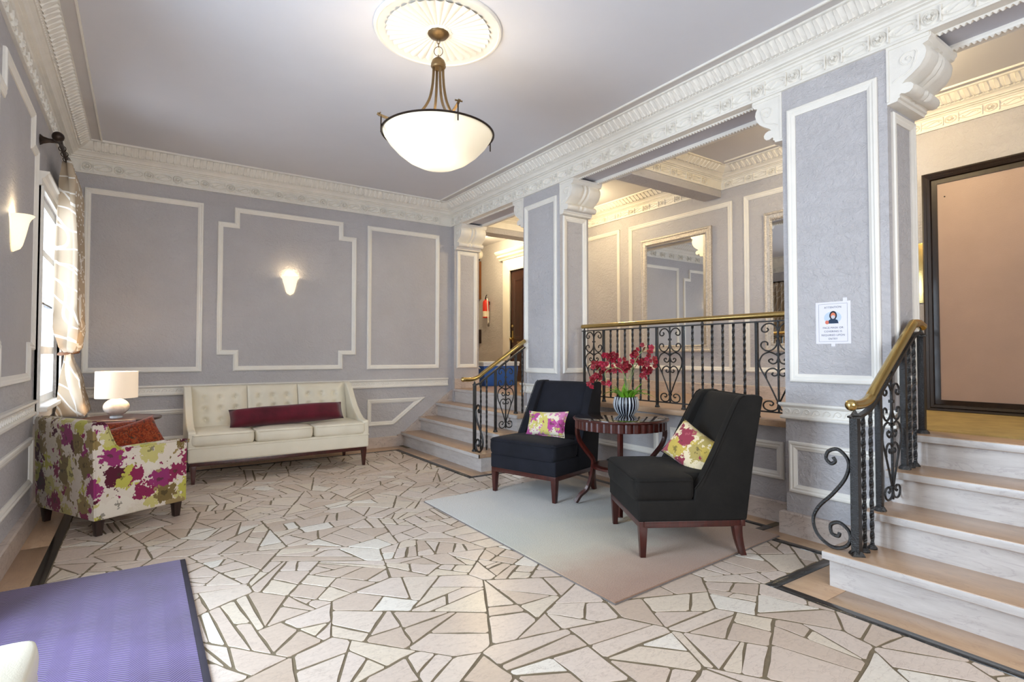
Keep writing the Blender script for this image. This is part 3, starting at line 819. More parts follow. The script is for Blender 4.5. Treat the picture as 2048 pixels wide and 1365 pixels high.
def post(parent, p, z0, z1, r=0.013, name='post', cap=True):
    b = put(name, MB().box(p[0] - r, p[0] + r, p[1] - r, p[1] + r, z0, z1), M['iron'], parent, world=True, bevel=0.002)
    put('foot', MB().lathe([(r * 2.1, 0), (r * 2.1, 0.006), (r * 1.6, 0.018), (r * 1.2, 0.024)], 4 if r > 0.016 else 10, (p[0], p[1], z0)).xform(lambda q: q), M['iron'], b, world=True)
    if cap: put('cap', MB().lathe([(r * 1.9, 0), (r * 1.9, 0.008), (r * 1.1, 0.014), (0.003, 0.042)], 4, (p[0], p[1], z1)), M['iron'], b, world=True)
    return b
def brass(parent, pts, r=0.021, knob_ends=()):
    h = put('handrail', MB().tube(pts, r, 12), M['brass'], parent, world=True, smooth=True, angle=60)
    for q in knob_ends: put('end_knob', MB().ellipsoid(q, r * 1.18, r * 1.18, r * 1.18), M['brass'], h, world=True, smooth=True)
    return h
# long balustrade between the piers
rx = 3.672
bal = thing('balustrade', 'long black iron balustrade with brass handrail behind the round table', 'railing', (rx, 3.1, ZL))
PY = lambda s, z: (rx, s, z)
brass(bal, [PY(4.13, 1.432), PY(P3[1] + 0.002, 1.432)])
put('top_bar', MB().box(rx - 0.016, rx + 0.016, P3[1] + 0.004, 4.125, 1.382, 1.392), M['iron'], bal, world=True)
put('bottom_bar', MB().box(rx - 0.010, rx + 0.010, P3[1] + 0.004, 4.125, 0.742, 0.752), M['iron'], bal, world=True)
for yy in (4.101, 3.825, 3.172, 2.896, 2.252): post(bal, (rx, yy), ZL, 1.383, 0.0105, cap=False)
for yy in (3.732, 3.642, 3.548, 3.453, 3.361, 3.268, 2.806, 2.713, 2.623, 2.530, 2.439, 2.349): twisted(bal, (rx, yy), 0.747, 1.386)
for c, hw in ((3.963, 0.128), (3.034, 0.128), (2.092, 0.148)): scroll_panel(bal, PY, c, hw, 0.752, 1.382)
for yy in (3.361, 2.713, 4.101): put('support', MB().lathe([(0.012, 0), (0.012, 0.006), (0.004, 0.026)], 6, (rx, yy, 1.390)), M['iron'], bal, world=True)
# railing of the left stair
ly = 4.775
lr = thing('stair_railing', 'short iron stair railing with brass rail behind the navy chair', 'railing', (2.80, ly, 0.175))
PL = lambda s, z: (s, ly, z)
brass(lr, catmull([PL(2.665, 0.902), PL(2.76, 0.902), PL(2.84, 0.925), PL(2.93, 0.985), PL(3.42, 1.300)], 6), 0.021, [PL(2.663, 0.902)])
put('channel_bar', MB().tube(catmull([PL(2.795, 0.845), PL(2.86, 0.862), PL(2.94, 0.920), PL(3.42, 1.232)], 6), 0.011, 4, phase=PI / 4, aspect=1.6), M['iron'], lr, world=True)
post(lr, PL(2.795, 0)[:2], 0.175, 0.842, 0.014)
twisted(lr, PL(2.868, 0)[:2], 0.175, 0.868); twisted(lr, PL(2.938, 0)[:2], 0.175, 0.918)
post(lr, PL(3.045, 0)[:2], 0.35, 0.985, 0.0115, cap=False); post(lr, PL(3.300, 0)[:2], 0.525, 1.150, 0.0115, cap=False)
twisted(lr, PL(3.385, 0)[:2], 0.525, 1.205)
scroll_panel(lr, PL, 3.172, 0.105, 0.38, 1.02)
put('rail_stem', MB().tube([PL(3.172, 1.02), PL(3.172, 1.09)], 0.0075, 4, phase=PI / 4), M['iron'], lr, world=True)
def s_scroll(parent, Q):
    """Q(a, z): a away from the newel"""
    pts = [(0.045, 0.500), (0.070, 0.515), (0.088, 0.490), (0.072, 0.452), (0.040, 0.448), (0.012, 0.480), (0.020, 0.545), (0.075, 0.575)]
    cv = [(0.088, 0.452), (0.078, 0.432), (0.100, 0.418), (0.122, 0.442), (0.108, 0.480), (0.060, 0.492), (0.016, 0.440), (0.030, 0.360), (0.090, 0.270), (0.160, 0.190), (0.190, 0.120),
          (0.172, 0.050), (0.115, 0.006), (0.060, 0.006), (0.018, 0.040), (0.016, 0.095), (0.060, 0.130), (0.102, 0.112), (0.100, 0.070), (0.070, 0.062), (0.062, 0.080)]
    return put('side_scroll', MB().tube(catmull([Q(a, z + 0.006) for a, z in cv], 6), 0.0095, 6), M['iron'], parent, world=True, smooth=True)
s_scroll(lr, lambda a, z: (2.795, ly - 0.012 - a * 0.80, 0.175 + z * 0.94))
# railing of the foreground stair
ry = 1.262
rr_ = thing('stair_railing', 'black iron stair railing with brass rail in the right foreground', 'railing', (2.89, ry, 0.175))
PR = lambda s, z: (s, ry, z)
brass(rr_, catmull([PR(2.855, 0.905), PR(2.96, 0.905), PR(3.045, 0.928), PR(3.12, 0.985), PR(3.55, 1.292), PR(3.62, 1.325), PR(3.68, 1.327), PR(3.73, 1.312)], 6), 0.024, [PR(2.853, 0.905)])
put('channel_bar', MB().tube(catmull([PR(2.905, 0.842), PR(3.02, 0.868), PR(3.11, 0.920), PR(3.58, 1.245), PR(3.70, 1.262)], 6), 0.011, 4, phase=PI / 4, aspect=1.8), M['iron'], rr_, world=True)
post(rr_, PR(2.886, 0)[:2], 0.175, 0.840, 0.0185, 'newel')
twisted(rr_, PR(2.972, 0)[:2], 0.175, 0.855); twisted(rr_, PR(3.052, 0)[:2], 0.175, 0.885)
for px in (2.972, 3.052): put('foot', MB().lathe([(0.024, 0), (0.024, 0.006), (0.012, 0.020)], 8, (px, ry, 0.175)), M['iron'], rr_, world=True)
post(rr_, PR(3.145, 0)[:2], 0.35, 0.945, 0.014, cap=False); post(rr_, PR(3.455, 0)[:2], 0.525, 1.155, 0.014, cap=False)
twisted(rr_, PR(3.530, 0)[:2], 0.525, 1.205); twisted(rr_, PR(3.598, 0)[:2], 0.525, 1.245)
for px in (3.530, 3.598): put('foot', MB().lathe([(0.024, 0), (0.024, 0.006), (0.012, 0.020)], 8, (px, ry, 0.525)), M['iron'], rr_, world=True)
post(rr_, PR(3.705, 0)[:2], ZL, 1.255, 0.016, 'newel')
scroll_panel(rr_, PR, 3.30, 0.118, 0.385, 1.005)
put('rail_stem', MB().tube([PR(3.30, 1.005), PR(3.30, 1.065)], 0.0085, 4, phase=PI / 4), M['iron'], rr_, world=True)
s_scroll(rr_, lambda a, z: (2.886, ry + 0.016 + a, 0.177 + z))
# ------------------------------------------------------------------ windows and doors
def pane_material():
    t = NT('window_glass')
    tr = t.node('ShaderNodeBsdfTransparent'); tr.inputs[0].default_value = (0.96, 0.98, 1, 1)
    gl = t.node('ShaderNodeBsdfGlossy'); gl.inputs['Roughness'].default_value = 0.02
    mx = t.node('ShaderNodeMixShader'); mx.inputs[0].default_value = 0.07
    t.link(tr.outputs[0], mx.inputs[1]); t.link(gl.outputs[0], mx.inputs[2])
    t.link(mx.outputs[0], t.n['Material Output'].inputs['Surface'])
    return t.m
M['pane'] = pane_material()
M['sash'] = simple('white_sash_paint', lin(228, 230, 232), 0.45, 0, 0.03, 8)
w1 = MB(); fx0, fx1 = -0.675, -0.640
for y0, y1, z0, z1 in ((5.08, 5.14, 0.78, 2.33), (6.09, 6.15, 0.78, 2.33), (5.14, 6.09, 0.78, 0.84), (5.14, 6.09, 2.27, 2.33)): w1.box(fx0 - 0.03, fx1 + 0.015, y0, y1, z0, z1)
win = struct('window_1', w1, M['sash'])
put('meeting_rail', MB().box(fx0, fx1 + 0.015, 5.14, 6.09, 1.155, 1.215), M['sash'], win, world=True)
put('transom_bar', MB().box(fx0, fx1 + 0.01, 5.14, 6.09, 1.905, 1.955), M['sash'], win, world=True)
put('mullion', MB().box(fx0, fx1, 5.60, 5.63, 0.84, 2.27), M['sash'], win, world=True)
put('muntin', MB().box(fx0, fx1, 5.14, 6.09, 1.545, 1.560), M['darkbronze'], win, world=True)
for z0, z1 in ((0.84, 1.155), (1.215, 1.545), (1.56, 1.905), (1.955, 2.27)):
    for y0, y1 in ((5.14, 5.60), (5.63, 6.09)): put('pane', MB().box(-0.660, -0.656, y0, y1, z0, z1), M['pane'], win, world=True)
# casing of the side window
for y0, y1, z0 in ((4.945, 5.08, 0.737), (6.15, 6.285, 0.737)):
    trim(MB().box(XL, XL + 0.022, y0, y1, z0, 2.33).box(XL, XL + 0.034, y0, y0 + 0.025, z0, 2.33), bevel=0.003)
trim(MB().run((XL, 4.93), (XL, 6.30), (1, 0), [(0, 2.33), (0.024, 2.33), (0.024, 2.375), (0.040, 2.385), (0.052, 2.405), (0.066, 2.412), (0.066, 2.428), (0, 2.428)]))
trim(MB().box(XL - 0.2, XL + 0.075, 4.96, 6.27, 0.752, 0.782), bevel=0.006)
trim(MB().box(XL, XL + 0.022, 4.98, 6.25, 0.67, 0.752), bevel=0.003)
# glazed entrance door in the left wall, beside the camera
d3 = MB()
for y0, y1, z0, z1 in ((1.8, 1.9, 0, 2.4), (3.0, 3.1, 0, 2.4), (1.9, 3.0, 2.3, 2.4), (1.9, 3.0, 0.0, 0.22)): d3.box(-0.85, -0.79, y0, y1, z0, z1)
dr3 = struct('door_3', d3, M['doorframe'])
put('pane', MB().box(-0.824, -0.818, 1.9, 3.0, 0.22, 2.3), M['pane'], dr3, world=True)
# unseen window added behind the camera as an opening for the fill light
w2 = MB()
for x0, x1, z0, z1 in ((0.0, 0.07, 0.8, 2.7), (2.43, 2.5, 0.8, 2.7), (0.07, 2.43, 0.8, 0.87), (0.07, 2.43, 2.63, 2.7), (1.22, 1.28, 0.87, 2.63)): w2.box(x0, x1, YN - 0.12, YN - 0.06, z0, z1)
wn2 = struct('window_added', w2, M['sash'])
for x0, x1 in ((0.07, 1.22), (1.28, 2.43)): put('pane', MB().box(x0, x1, YN - 0.092, YN - 0.088, 0.87, 2.63), M['pane'], wn2, world=True)

# taupe door with a dark frame, hall right
dt = 2.602
d1 = MB().frame([(1.747, ZL), (1.747, dt), (0.60, dt), (0.60, ZL)], on_hall, [(0, 0), (0, 0.05), (0.012, 0.058), (0.030, 0.050), (0.036, 0.060), (0.055, 0.052), (0.060, 0.034), (0.094, 0.030), (0.094, 0.0)])
dr1 = struct('door_1', d1, M['doorframe'], smooth=True, angle=25)
put('door_leaf', MB().box(XH - 0.022, XH - 0.001, 0.694, 1.653, ZL + 0.02, dt - 0.094), M['doorleaf'], dr1, world=True)
put('threshold', MB().box(XH - 0.03, XH, 0.69, 1.655, ZL, ZL + 0.018), M['espresso'], dr1, world=True)
put('scuff_mark', MB().box(XH - 0.0228, XH - 0.0219, 1.48, 1.62, ZL + 0.058, ZL + 0.068), M['white'], dr1, world=True)
put('viewer_hole', MB().ellipsoid((XH - 0.022, 1.605, 2.40), 0.004, 0.006, 0.005, 8, 6), M['iron'], dr1, world=True)
# dark panelled door with white casing, hall left
z2 = 2.585
d2 = MB().box(XH - 0.045, XH, 7.70, 7.93, ZL, z2 + 0.21).box(XH - 0.045, XH, 6.68, 6.92, ZL, z2 + 0.21).box(XH - 0.045, XH, 6.92, 7.70, z2, z2 + 0.21)
d2.box(XH - 0.06, XH, 7.70, 7.74, ZL, z2 + 0.04).box(XH - 0.06, XH, 6.88, 6.92, ZL, z2 + 0.04).box(XH - 0.06, XH, 6.92, 7.70, z2, z2 + 0.04)
dr2 = struct('door_2', d2, M['white'], bevel=0.004)
put('head_cornice', MB().run((XH, 8.02), (XH, 6.60), (-1, 0), [(0, z2 + 0.21), (0.06, z2 + 0.21), (0.075, z2 + 0.235), (0.11, z2 + 0.26), (0.11, z2 + 0.29), (0.14, z2 + 0.31), (0.16, z2 + 0.335), (0.16, z2 + 0.355), (0, z2 + 0.355)]), M['white'], dr2, world=True)
lf = put('door_leaf', MB().box(XH - 0.02, XH - 0.001, 6.92, 7.70, ZL + 0.01, z2), M['darkdoor'], dr2, world=True)
for y0, y1 in ((7.02, 7.27), (7.36, 7.60)):
    for z0_, z1_ in ((ZL + 0.15, 1.30), (1.42, 2.44)):
        put('raised_panel', MB().frame(rect(y0, y1, z0_, z1_), on_x(XH - 0.02), [(0, 0), (0, 0.006), (0.03, 0.010), (0.05, 0.003)]).box(XH - 0.024, XH - 0.0195, y0 + 0.05, y1 - 0.05, z0_ + 0.05, z1_ - 0.05), M['darkdoor'], lf, world=True)
put('lock_plate', MB().box(XH - 0.026, XH - 0.019, 7.630, 7.685, 1.36, 1.56), M['brass'], lf, world=True, bevel=0.003)
put('knob', MB().ellipsoid((XH - 0.055, 7.657, 1.42), 0.03, 0.026, 0.026), M['brass'], lf, world=True, smooth=True)
put('deadbolt', MB().ellipsoid((XH - 0.028, 7.655, 1.635), 0.014, 0.026, 0.026), M['brass'], lf, world=True, smooth=True)
put('letter_slot', MB().box(XH - 0.026, XH - 0.019, 7.36, 7.52, 1.34, 1.375), M['brass'], lf, world=True)
# ------------------------------------------------------------------ soft shapes
def pillow_mb(w, h, t, nu=17, nv=13, pinch=0.10, seed=1):
    """upright cushion in x (width), z (height), y (thickness)"""
    mb = MB(); rg = random.Random(seed)
    ph = [rg.uniform(0, 6.28) for _ in range(6)]
    def surf(sgn):
        def f(u, v):
            a, b = 2 * u - 1, 2 * v - 1
            e = max(0.0, (1 - abs(a) ** 3.2)) ** 0.55 * max(0.0, (1 - abs(b) ** 3.2)) ** 0.55
            kx = 1 - pinch * (1 - abs(b) ** 2) * abs(a) ** 4; kz = 1 - pinch * (1 - abs(a) ** 2) * abs(b) ** 4
            wr = 0.03 * math.sin(5 * a + ph[0]) * math.sin(4 * b + ph[1]) + 0.02 * math.sin(9 * a + 3 * b + ph[2])
            return (a * w / 2 * kx, sgn * t / 2 * (e + wr * e), b * h / 2 * kz)
        return f
    mb.grid(surf(-1), nu, nv); mb.grid(surf(1), nu, nv)
    return mb
def pillow(name, label, cat, mat, w, h, t, loc, rot, group=None, pipe=None, seed=1, pinch=0.10):
    o = thing(name, label, cat, loc, 0, group); o.rotation_euler = rot
    me = pillow_mb(w, h, t, seed=seed, pinch=pinch)
    b = put('cover', me, mat, o, smooth=True, angle=80)
    bpy_weld(b.data)
    if pipe:
        pts = []
        for i in range(49):
            q = i / 48 * 4; k = int(q) % 4; f = q - int(q)
            a, bb = [(2 * f - 1, -1), (1, 2 * f - 1), (1 - 2 * f, 1), (-1, 1 - 2 * f)][k]
            kx = 1 - pinch * (1 - abs(bb) ** 2) * abs(a) ** 4; kz = 1 - pinch * (1 - abs(a) ** 2) * abs(bb) ** 4
            pts.append((a * w / 2 * kx, 0, bb * h / 2 * kz))
        put('piping', MB().tube(pts, 0.004, 5, caps=False), pipe, o, smooth=True)
    return o
def bpy_weld(me):
    bm = bmesh.new(); bm.from_mesh(me); bmesh.ops.remove_doubles(bm, verts=bm.verts, dist=1e-5)
    bmesh.ops.recalc_face_normals(bm, faces=bm.faces); bm.to_mesh(me); bm.free(); me.shade_smooth()
def taper_leg(x, y, z1, w1, w0, dx=0.0, dy=0.0, bend=0.0):
    """square leg from (x, y, z1) down to the floor, narrowing; dx, dy move the foot"""
    mb = MB(); n = 6; vs_ = []
    for i in range(n + 1):
        q = i / n; w = w1 + (w0 - w1) * q; k = q ** (1.0 + bend)
        cx, cy_ = x + dx * k, y + dy * k; z = z1 * (1 - q)
        vs_ += [(cx - w, cy_ - w, z), (cx + w, cy_ - w, z), (cx + w, cy_ + w, z), (cx - w, cy_ + w, z)]
    fs = [(i * 4 + k, i * 4 + (k + 1) % 4, (i + 1) * 4 + (k + 1) % 4, (i + 1) * 4 + k) for i in range(n) for k in range(4)] + [(0, 1, 2, 3), (n * 4 + 3, n * 4 + 2, n * 4 + 1, n * 4)]
    return mb.add(vs_, fs)
def soft_box(x0, x1, y0, y1, z0, z1, crown=0.0, nx=9, ny=9, round_=0.03):
    """cushion block with a domed top and bulging sides"""
    mb = MB(); L = 7; rows = []
    cx, cy_ = (x0 + x1) / 2, (y0 + y1) / 2; hx, hy = (x1 - x0) / 2, (y1 - y0) / 2
    N = 40
    def outline(k):
        pts = []
        for i in range(N):
            a = 2 * PI * i / N
            c, s = math.cos(a), math.sin(a); e = 0.16
            pts.append((cx + hx * k * math.copysign(abs(c) ** e, c), cy_ + hy * k * math.copysign(abs(s) ** e, s)))
        return pts
    prof = []
    for j in range(L):
        q = j / (L - 1); prof.append((z0 + round_ * 0.5 + (z1 - z0 - round_) * q, 1.0 + 0.012 * math.sin(PI * q)))
    rings = [([(p[0], p[1], z0) for p in outline(0.965)])]
    for z, k in prof: rings.append([(p[0], p[1], z) for p in outline(k)])
    for k, dz in ((0.985, round_ * 0.35), (0.95, round_ * 0.5), (0.85, round_ * 0.5 + crown * 0.35), (0.65, round_ * 0.5 + crown * 0.7), (0.35, round_ * 0.5 + crown * 0.95), (0.05, round_ * 0.5 + crown)):
        rings.append([(p[0], p[1], z1 - round_ * 0.5 + dz) for p in outline(k)])
    vs_ = [p for r_ in rings for p in r_]; m = len(rings)
    fs = [(j * N + i, j * N + (i + 1) % N, (j + 1) * N + (i + 1) % N, (j + 1) * N + i) for j in range(m - 1) for i in range(N)]
    fs += [tuple(range(N))[::-1], tuple(range((m - 1) * N, m * N))]
    return mb.add(vs_, fs)

# ------------------------------------------------------------------ sofa
sofa = thing('sofa', 'cream leather three-seat sofa with button-tufted back against the far wall', 'sofa', (1.165, 5.93, 0))
hw = 0.815
put('wood_rail', MB().box(-hw + 0.02, hw - 0.02, -0.355, -0.325, 0.158, 0.192).box(-hw + 0.02, hw - 0.02, 0.32, 0.35, 0.158, 0.192).box(-hw + 0.02, -hw + 0.05, -0.325, 0.32, 0.158, 0.192).box(hw - 0.05, hw - 0.02, -0.325, 0.32, 0.158, 0.192), M['mahogany'], sofa, bevel=0.003)
for sx in (-1, 1):
    put('leg', taper_leg(sx * (hw - 0.045), -0.335, 0.16, 0.024, 0.013), M['mahogany'], sofa, bevel=0.002)
    put('leg', taper_leg(sx * (hw - 0.045), 0.33, 0.16, 0.024, 0.013), M['mahogany'], sofa, bevel=0.002)
put('base', MB().box(-hw, hw, -0.365, 0.36, 0.19, 0.335), M['leather'], sofa, bevel=0.018, seg=3)
put('welt', MB().tube([(-hw - 0.001, 0.33, 0.318), (-hw - 0.001, -0.366, 0.318), (hw + 0.001, -0.366, 0.318), (hw + 0.001, 0.33, 0.318)], 0.005, 6), M['leather'], sofa)
for i in range(3):
    cx0 = -hw + 0.012 + i * 0.531
    c = put('seat_cushion', soft_box(cx0 + 0.004, cx0 + 0.527, -0.375, 0.20, 0.333, 0.445, 0.016, round_=0.035), M['leather'], sofa, smooth=True, angle=60)
    put('piping', MB().tube([(cx0 + 0.012, 0.1, 0.431), (cx0 + 0.012, -0.352, 0.431), (cx0 + 0.035, -0.377, 0.431), (cx0 + 0.495, -0.377, 0.431), (cx0 + 0.519, -0.352, 0.431), (cx0 + 0.519, 0.1, 0.431)], 0.0045, 5), M['leather'], c)
btn = MB().ellipsoid((0, 0, 0), 0.011, 0.006, 0.011, 10, 6).mesh('button', True); btn.materials.append(M['leather'])
for i in range(3):
    cx0 = -hw + 0.068 + i * 0.495; wd = 0.490
    bts = [(cx0 + wd * (0.22 + 0.28 * a), 0.505 + 0.108 * b) for a in range(3) for b in range(3)]
    def back_y(x, z): return 0.165 + (z - 0.43) * 0.30
    def f(u, v, cx0=cx0, wd=wd, bts=bts):
        x = cx0 + wd * u; z = 0.43 + 0.40 * v
        edge = min(u, 1 - u, (1 - v)) ; puff = 0.035 * (1 - math.exp(-edge * 14))
        d = sum(0.036 * math.exp(-((x - bx) ** 2 + (z - bz) ** 2) / 0.0007) for bx, bz in bts)
        return (x, back_y(x, z) - puff + d, z)
    mb = MB().grid(f, 37, 25)
    mb.grid(lambda u, v, cx0=cx0, wd=wd: (cx0 + wd * u, 0.165 + 0.115 + 0.40 * v * 0.27, 0.43 + 0.40 * v), 2, 2)
    n = len(mb.v)
    top = [24 * 37 + k for k in range(37)]
    mb.add([(cx0, 0.28 + 0.108, 0.832), (cx0 + wd, 0.28 + 0.108, 0.832), (cx0, 0.285, 0.832), (cx0 + wd, 0.285, 0.832)], [(0, 1, 3, 2)])
    bp = put('back_panel', mb, M['leather'], sofa, smooth=True, angle=60)
    for bx, bz in bts:
        o = link('button', btn, None, bp, loc=(bx, back_y(bx, bz) - 0.004, bz))
put('back_shell', MB().prism([(0.26, 0.19), (0.385, 0.83), (0.362, 0.838), (0.30, 0.835), (0.19, 0.44), (0.19, 0.20)][::1], lambda a, b, h: (h, a, b), -hw + 0.03, hw - 0.03), M['leather'], sofa, bevel=0.008)
for sx in (-1, 1):
    prof = [(-0.345, 0.20)] + [(-0.362, 0.30), (-0.362, 0.452), (-0.340, 0.468), (-0.27, 0.468), (-0.20, 0.480), (-0.10, 0.530), (0.0, 0.600), (0.09, 0.690), (0.17, 0.780), (0.22, 0.825), (0.30, 0.842), (0.375, 0.842), (0.345, 0.60), (0.27, 0.20)]
    x0, x1 = sorted((sx * hw, sx * (hw - 0.062)))
    put('arm', MB().prism(prof, lambda a, b, h: (h, a, b), x0, x1), M['leather'], sofa, bevel=0.010, seg=3)
pillow('bolster', 'long burgundy velvet bolster lying across the cream sofa', 'cushion', M['burgundy'], 1.07, 0.19, 0.18, (1.235, 5.80, 0.552), (R(-30), R(-1.6), R(-1.5)), seed=4, pinch=0.02)

# ------------------------------------------------------------------ side table and lamp
tb = thing('side_table', 'round dark wooden side table holding the white lamp', 'table', (-0.13, 5.66, 0))
put('top', MB().lathe([(0.26, 0.598), (0.285, 0.604), (0.290, 0.612), (0.287, 0.622), (0.27, 0.625)], 40), M['walnut'], tb, smooth=True)
put('apron', MB().lathe([(0.20, 0.545), (0.215, 0.55), (0.215, 0.60), (0.20, 0.60)], 32), M['walnut'], tb, smooth=True)
put('pedestal', MB().lathe([(0.06, 0.05), (0.04, 0.12), (0.028, 0.25), (0.045, 0.36), (0.03, 0.45), (0.07, 0.55)], 20), M['walnut'], tb, smooth=True)
for k in range(3):
    a = k * 2.094 + 0.5
    put('foot', MB().tube(catmull([(0.04 * math.cos(a), 0.04 * math.sin(a), 0.14), (0.12 * math.cos(a), 0.12 * math.sin(a), 0.10), (0.2 * math.cos(a), 0.2 * math.sin(a), 0.022)], 4), 0.02, 6), M['walnut'], tb, smooth=True)
lamp = thing('table_lamp', 'table lamp with round white stone base and drum shade', 'lamp', (-0.165, 5.64, 0.625))
put('foot', MB().lathe([(0.045, 0.0), (0.045, 0.012), (0.02, 0.02)], 20), simple('clear_acrylic_foot', lin(206, 210, 214), 0.1), lamp, smooth=True)
def stone_white():
    t = NT('hammered_white_shell'); v = t.obj()
    n = t.noise(v, 26.0, 4.0); c = t.ramp(n.outputs['Fac'], [(0.3, lin(206, 196, 182)), (0.7, lin(238, 232, 222))])
    t.bump(n.outputs['Fac'], 0.4, 0.006); return t.set(0.35, 0, 0.5, c.outputs['Color'])
put('body', MB().ellipsoid((0, 0, 0.088), 0.092, 0.092, 0.072, 28, 18), stone_white(), lamp, smooth=True)
put('neck', MB().lathe([(0.012, 0.155), (0.012, 0.28)], 12), M['bronze'], lamp, smooth=True)
def shade_mat(name, col, strength, ecol, trans=0.6):
    t = NT(name); v = t.obj(); n = t.noise(v, 200.0, 2.0)
    c = t.ramp(n.outputs['Fac'], [(0.3, tuple(x * 0.96 for x in col[:3]) + (1,)), (0.7, col)])
    t.p.inputs['Emission Color'].default_value = ecol; t.p.inputs['Emission Strength'].default_value = strength
    return t.set(0.85, 0, 0.2, c.outputs['Color'])
sh = MB().lathe([(0.146, 0.165), (0.149, 0.165), (0.149, 0.385), (0.146, 0.385)], 48)
sh.f = sh.f[:-2]; sh.t = sh.t[:-2]
put('shade', sh, shade_mat('lit_linen_shade', lin(238, 220, 196), 0.2, (1.0, 0.80, 0.60, 1)), lamp, smooth=True)
put('spider', MB().box(-0.146, 0.146, -0.003, 0.003, 0.37, 0.374).box(-0.003, 0.003, -0.146, 0.146, 0.37, 0.374), M['bronze'], lamp)
put('bulb', MB().ellipsoid((0, 0, 0.29), 0.026, 0.026, 0.034, 12, 8), shade_mat('lit_bulb', (1, 1, 1, 1), 4.0, (1.0, 0.82, 0.62, 1)), lamp, smooth=True)
def point(name, loc, power, color, r=0.03, parent=None):
    d = bpy.data.lights.new(name, 'POINT'); d.energy = power; d.color = color; d.shadow_soft_size = r
    o = bpy.data.objects.new(name, d); COL.objects.link(o); o.location = loc
    if parent is not None: o.parent = parent
    return o
WARM = (1.0, 0.80, 0.56)
point('lamp_light_up', (0, 0, 0.345), 2.4, WARM, 0.03, lamp)
point('lamp_light_down', (0, 0, 0.225), 2.4, WARM, 0.03, lamp)

# ------------------------------------------------------------------ floral armchair
fdir = Vector((0.883, 0.470)).normalized()
arm_rz = math.atan2(fdir.x, -fdir.y) 
ac = thing('armchair', 'magenta and olive floral tub armchair in the window corner', 'armchair', (-0.148, 4.775, 0), math.atan2(fdir.y, fdir.x) + PI / 2)
# local: front is -y, x to the sitter's left ... the camera sees the x = +w side panel? (resolved by symmetry)
aw = 0.385; ay0, ay1 = -0.285, 0.285
prof = [(ay0, 0.105), (ay0 - 0.002, 0.520), (ay0 + 0.02, 0.545), (0.10, 0.540), (0.165, 0.552), (0.195, 0.60), (0.225, 0.68), (0.245, 0.712), (0.275, 0.722), (0.30, 0.715), (ay1 + 0.005, 0.105)]
for sx in (-1, 1):
    x0, x1 = sorted((sx * aw, sx * (aw - 0.115)))
    a_ = put('arm', MB().prism(prof, lambda a, b, h: (h, a, b), x0, x1), M['floral'], ac, bevel=0.018, seg=3)
    put('welt', MB().tube(catmull([(sx * (aw + 0.001), p[0], p[1]) for p in prof[1:-1]], 3), 0.005, 5), M['floral'], a_)
put('back', MB().prism([(0.150, 0.30), (0.215, 0.70), (0.245, 0.728), (0.290, 0.728), (0.312, 0.70), (0.290, 0.105), (0.17, 0.105)], lambda a, b, h: (h, a, b), -aw + 0.05, aw - 0.05), M['floral'], ac, bevel=0.02, seg=3)
put('back_panel', MB().prism([(0.295, 0.106), (0.312, 0.70), (0.300, 0.722), (0.27, 0.72), (0.27, 0.106)], lambda a, b, h: (h, a, b), -aw + 0.004, aw - 0.004), M['floral'], ac, bevel=0.006)
put('base', MB().box(-aw + 0.01, aw - 0.01, ay0 + 0.01, 0.27, 0.106, 0.30), M['floral'], ac, bevel=0.012)
put('seat_cushion', soft_box(-aw + 0.118, aw - 0.118, ay0 - 0.012, 0.16, 0.295, 0.405, 0.02), M['floral'], ac, smooth=True, angle=60)
for sx in (-1, 1):
    for yy in (ay0 + 0.045, ay1 - 0.035): put('leg', taper_leg(sx * (aw - 0.05), yy, 0.108, 0.027, 0.018), M['espresso'], ac, bevel=0.002)
pillow('throw_pillow', 'rust paisley cushion behind, against the floral armchair back', 'cushion', M['paisley'], 0.40, 0.30, 0.12, (-0.175, 4.875, 0.53), (R(-14), R(4), math.atan2(fdir.y, fdir.x) + 0.12), 'paisley cushions on the armchair', seed=8)
pillow('throw_pillow', 'rust paisley cushion in front, tilted over the floral armchair arm', 'cushion', M['paisley'], 0.38, 0.28, 0.12, (-0.03, 4.80, 0.535), (R(-30), R(-14), math.atan2(fdir.y, fdir.x) - 0.05), 'paisley cushions on the armchair', seed=9)

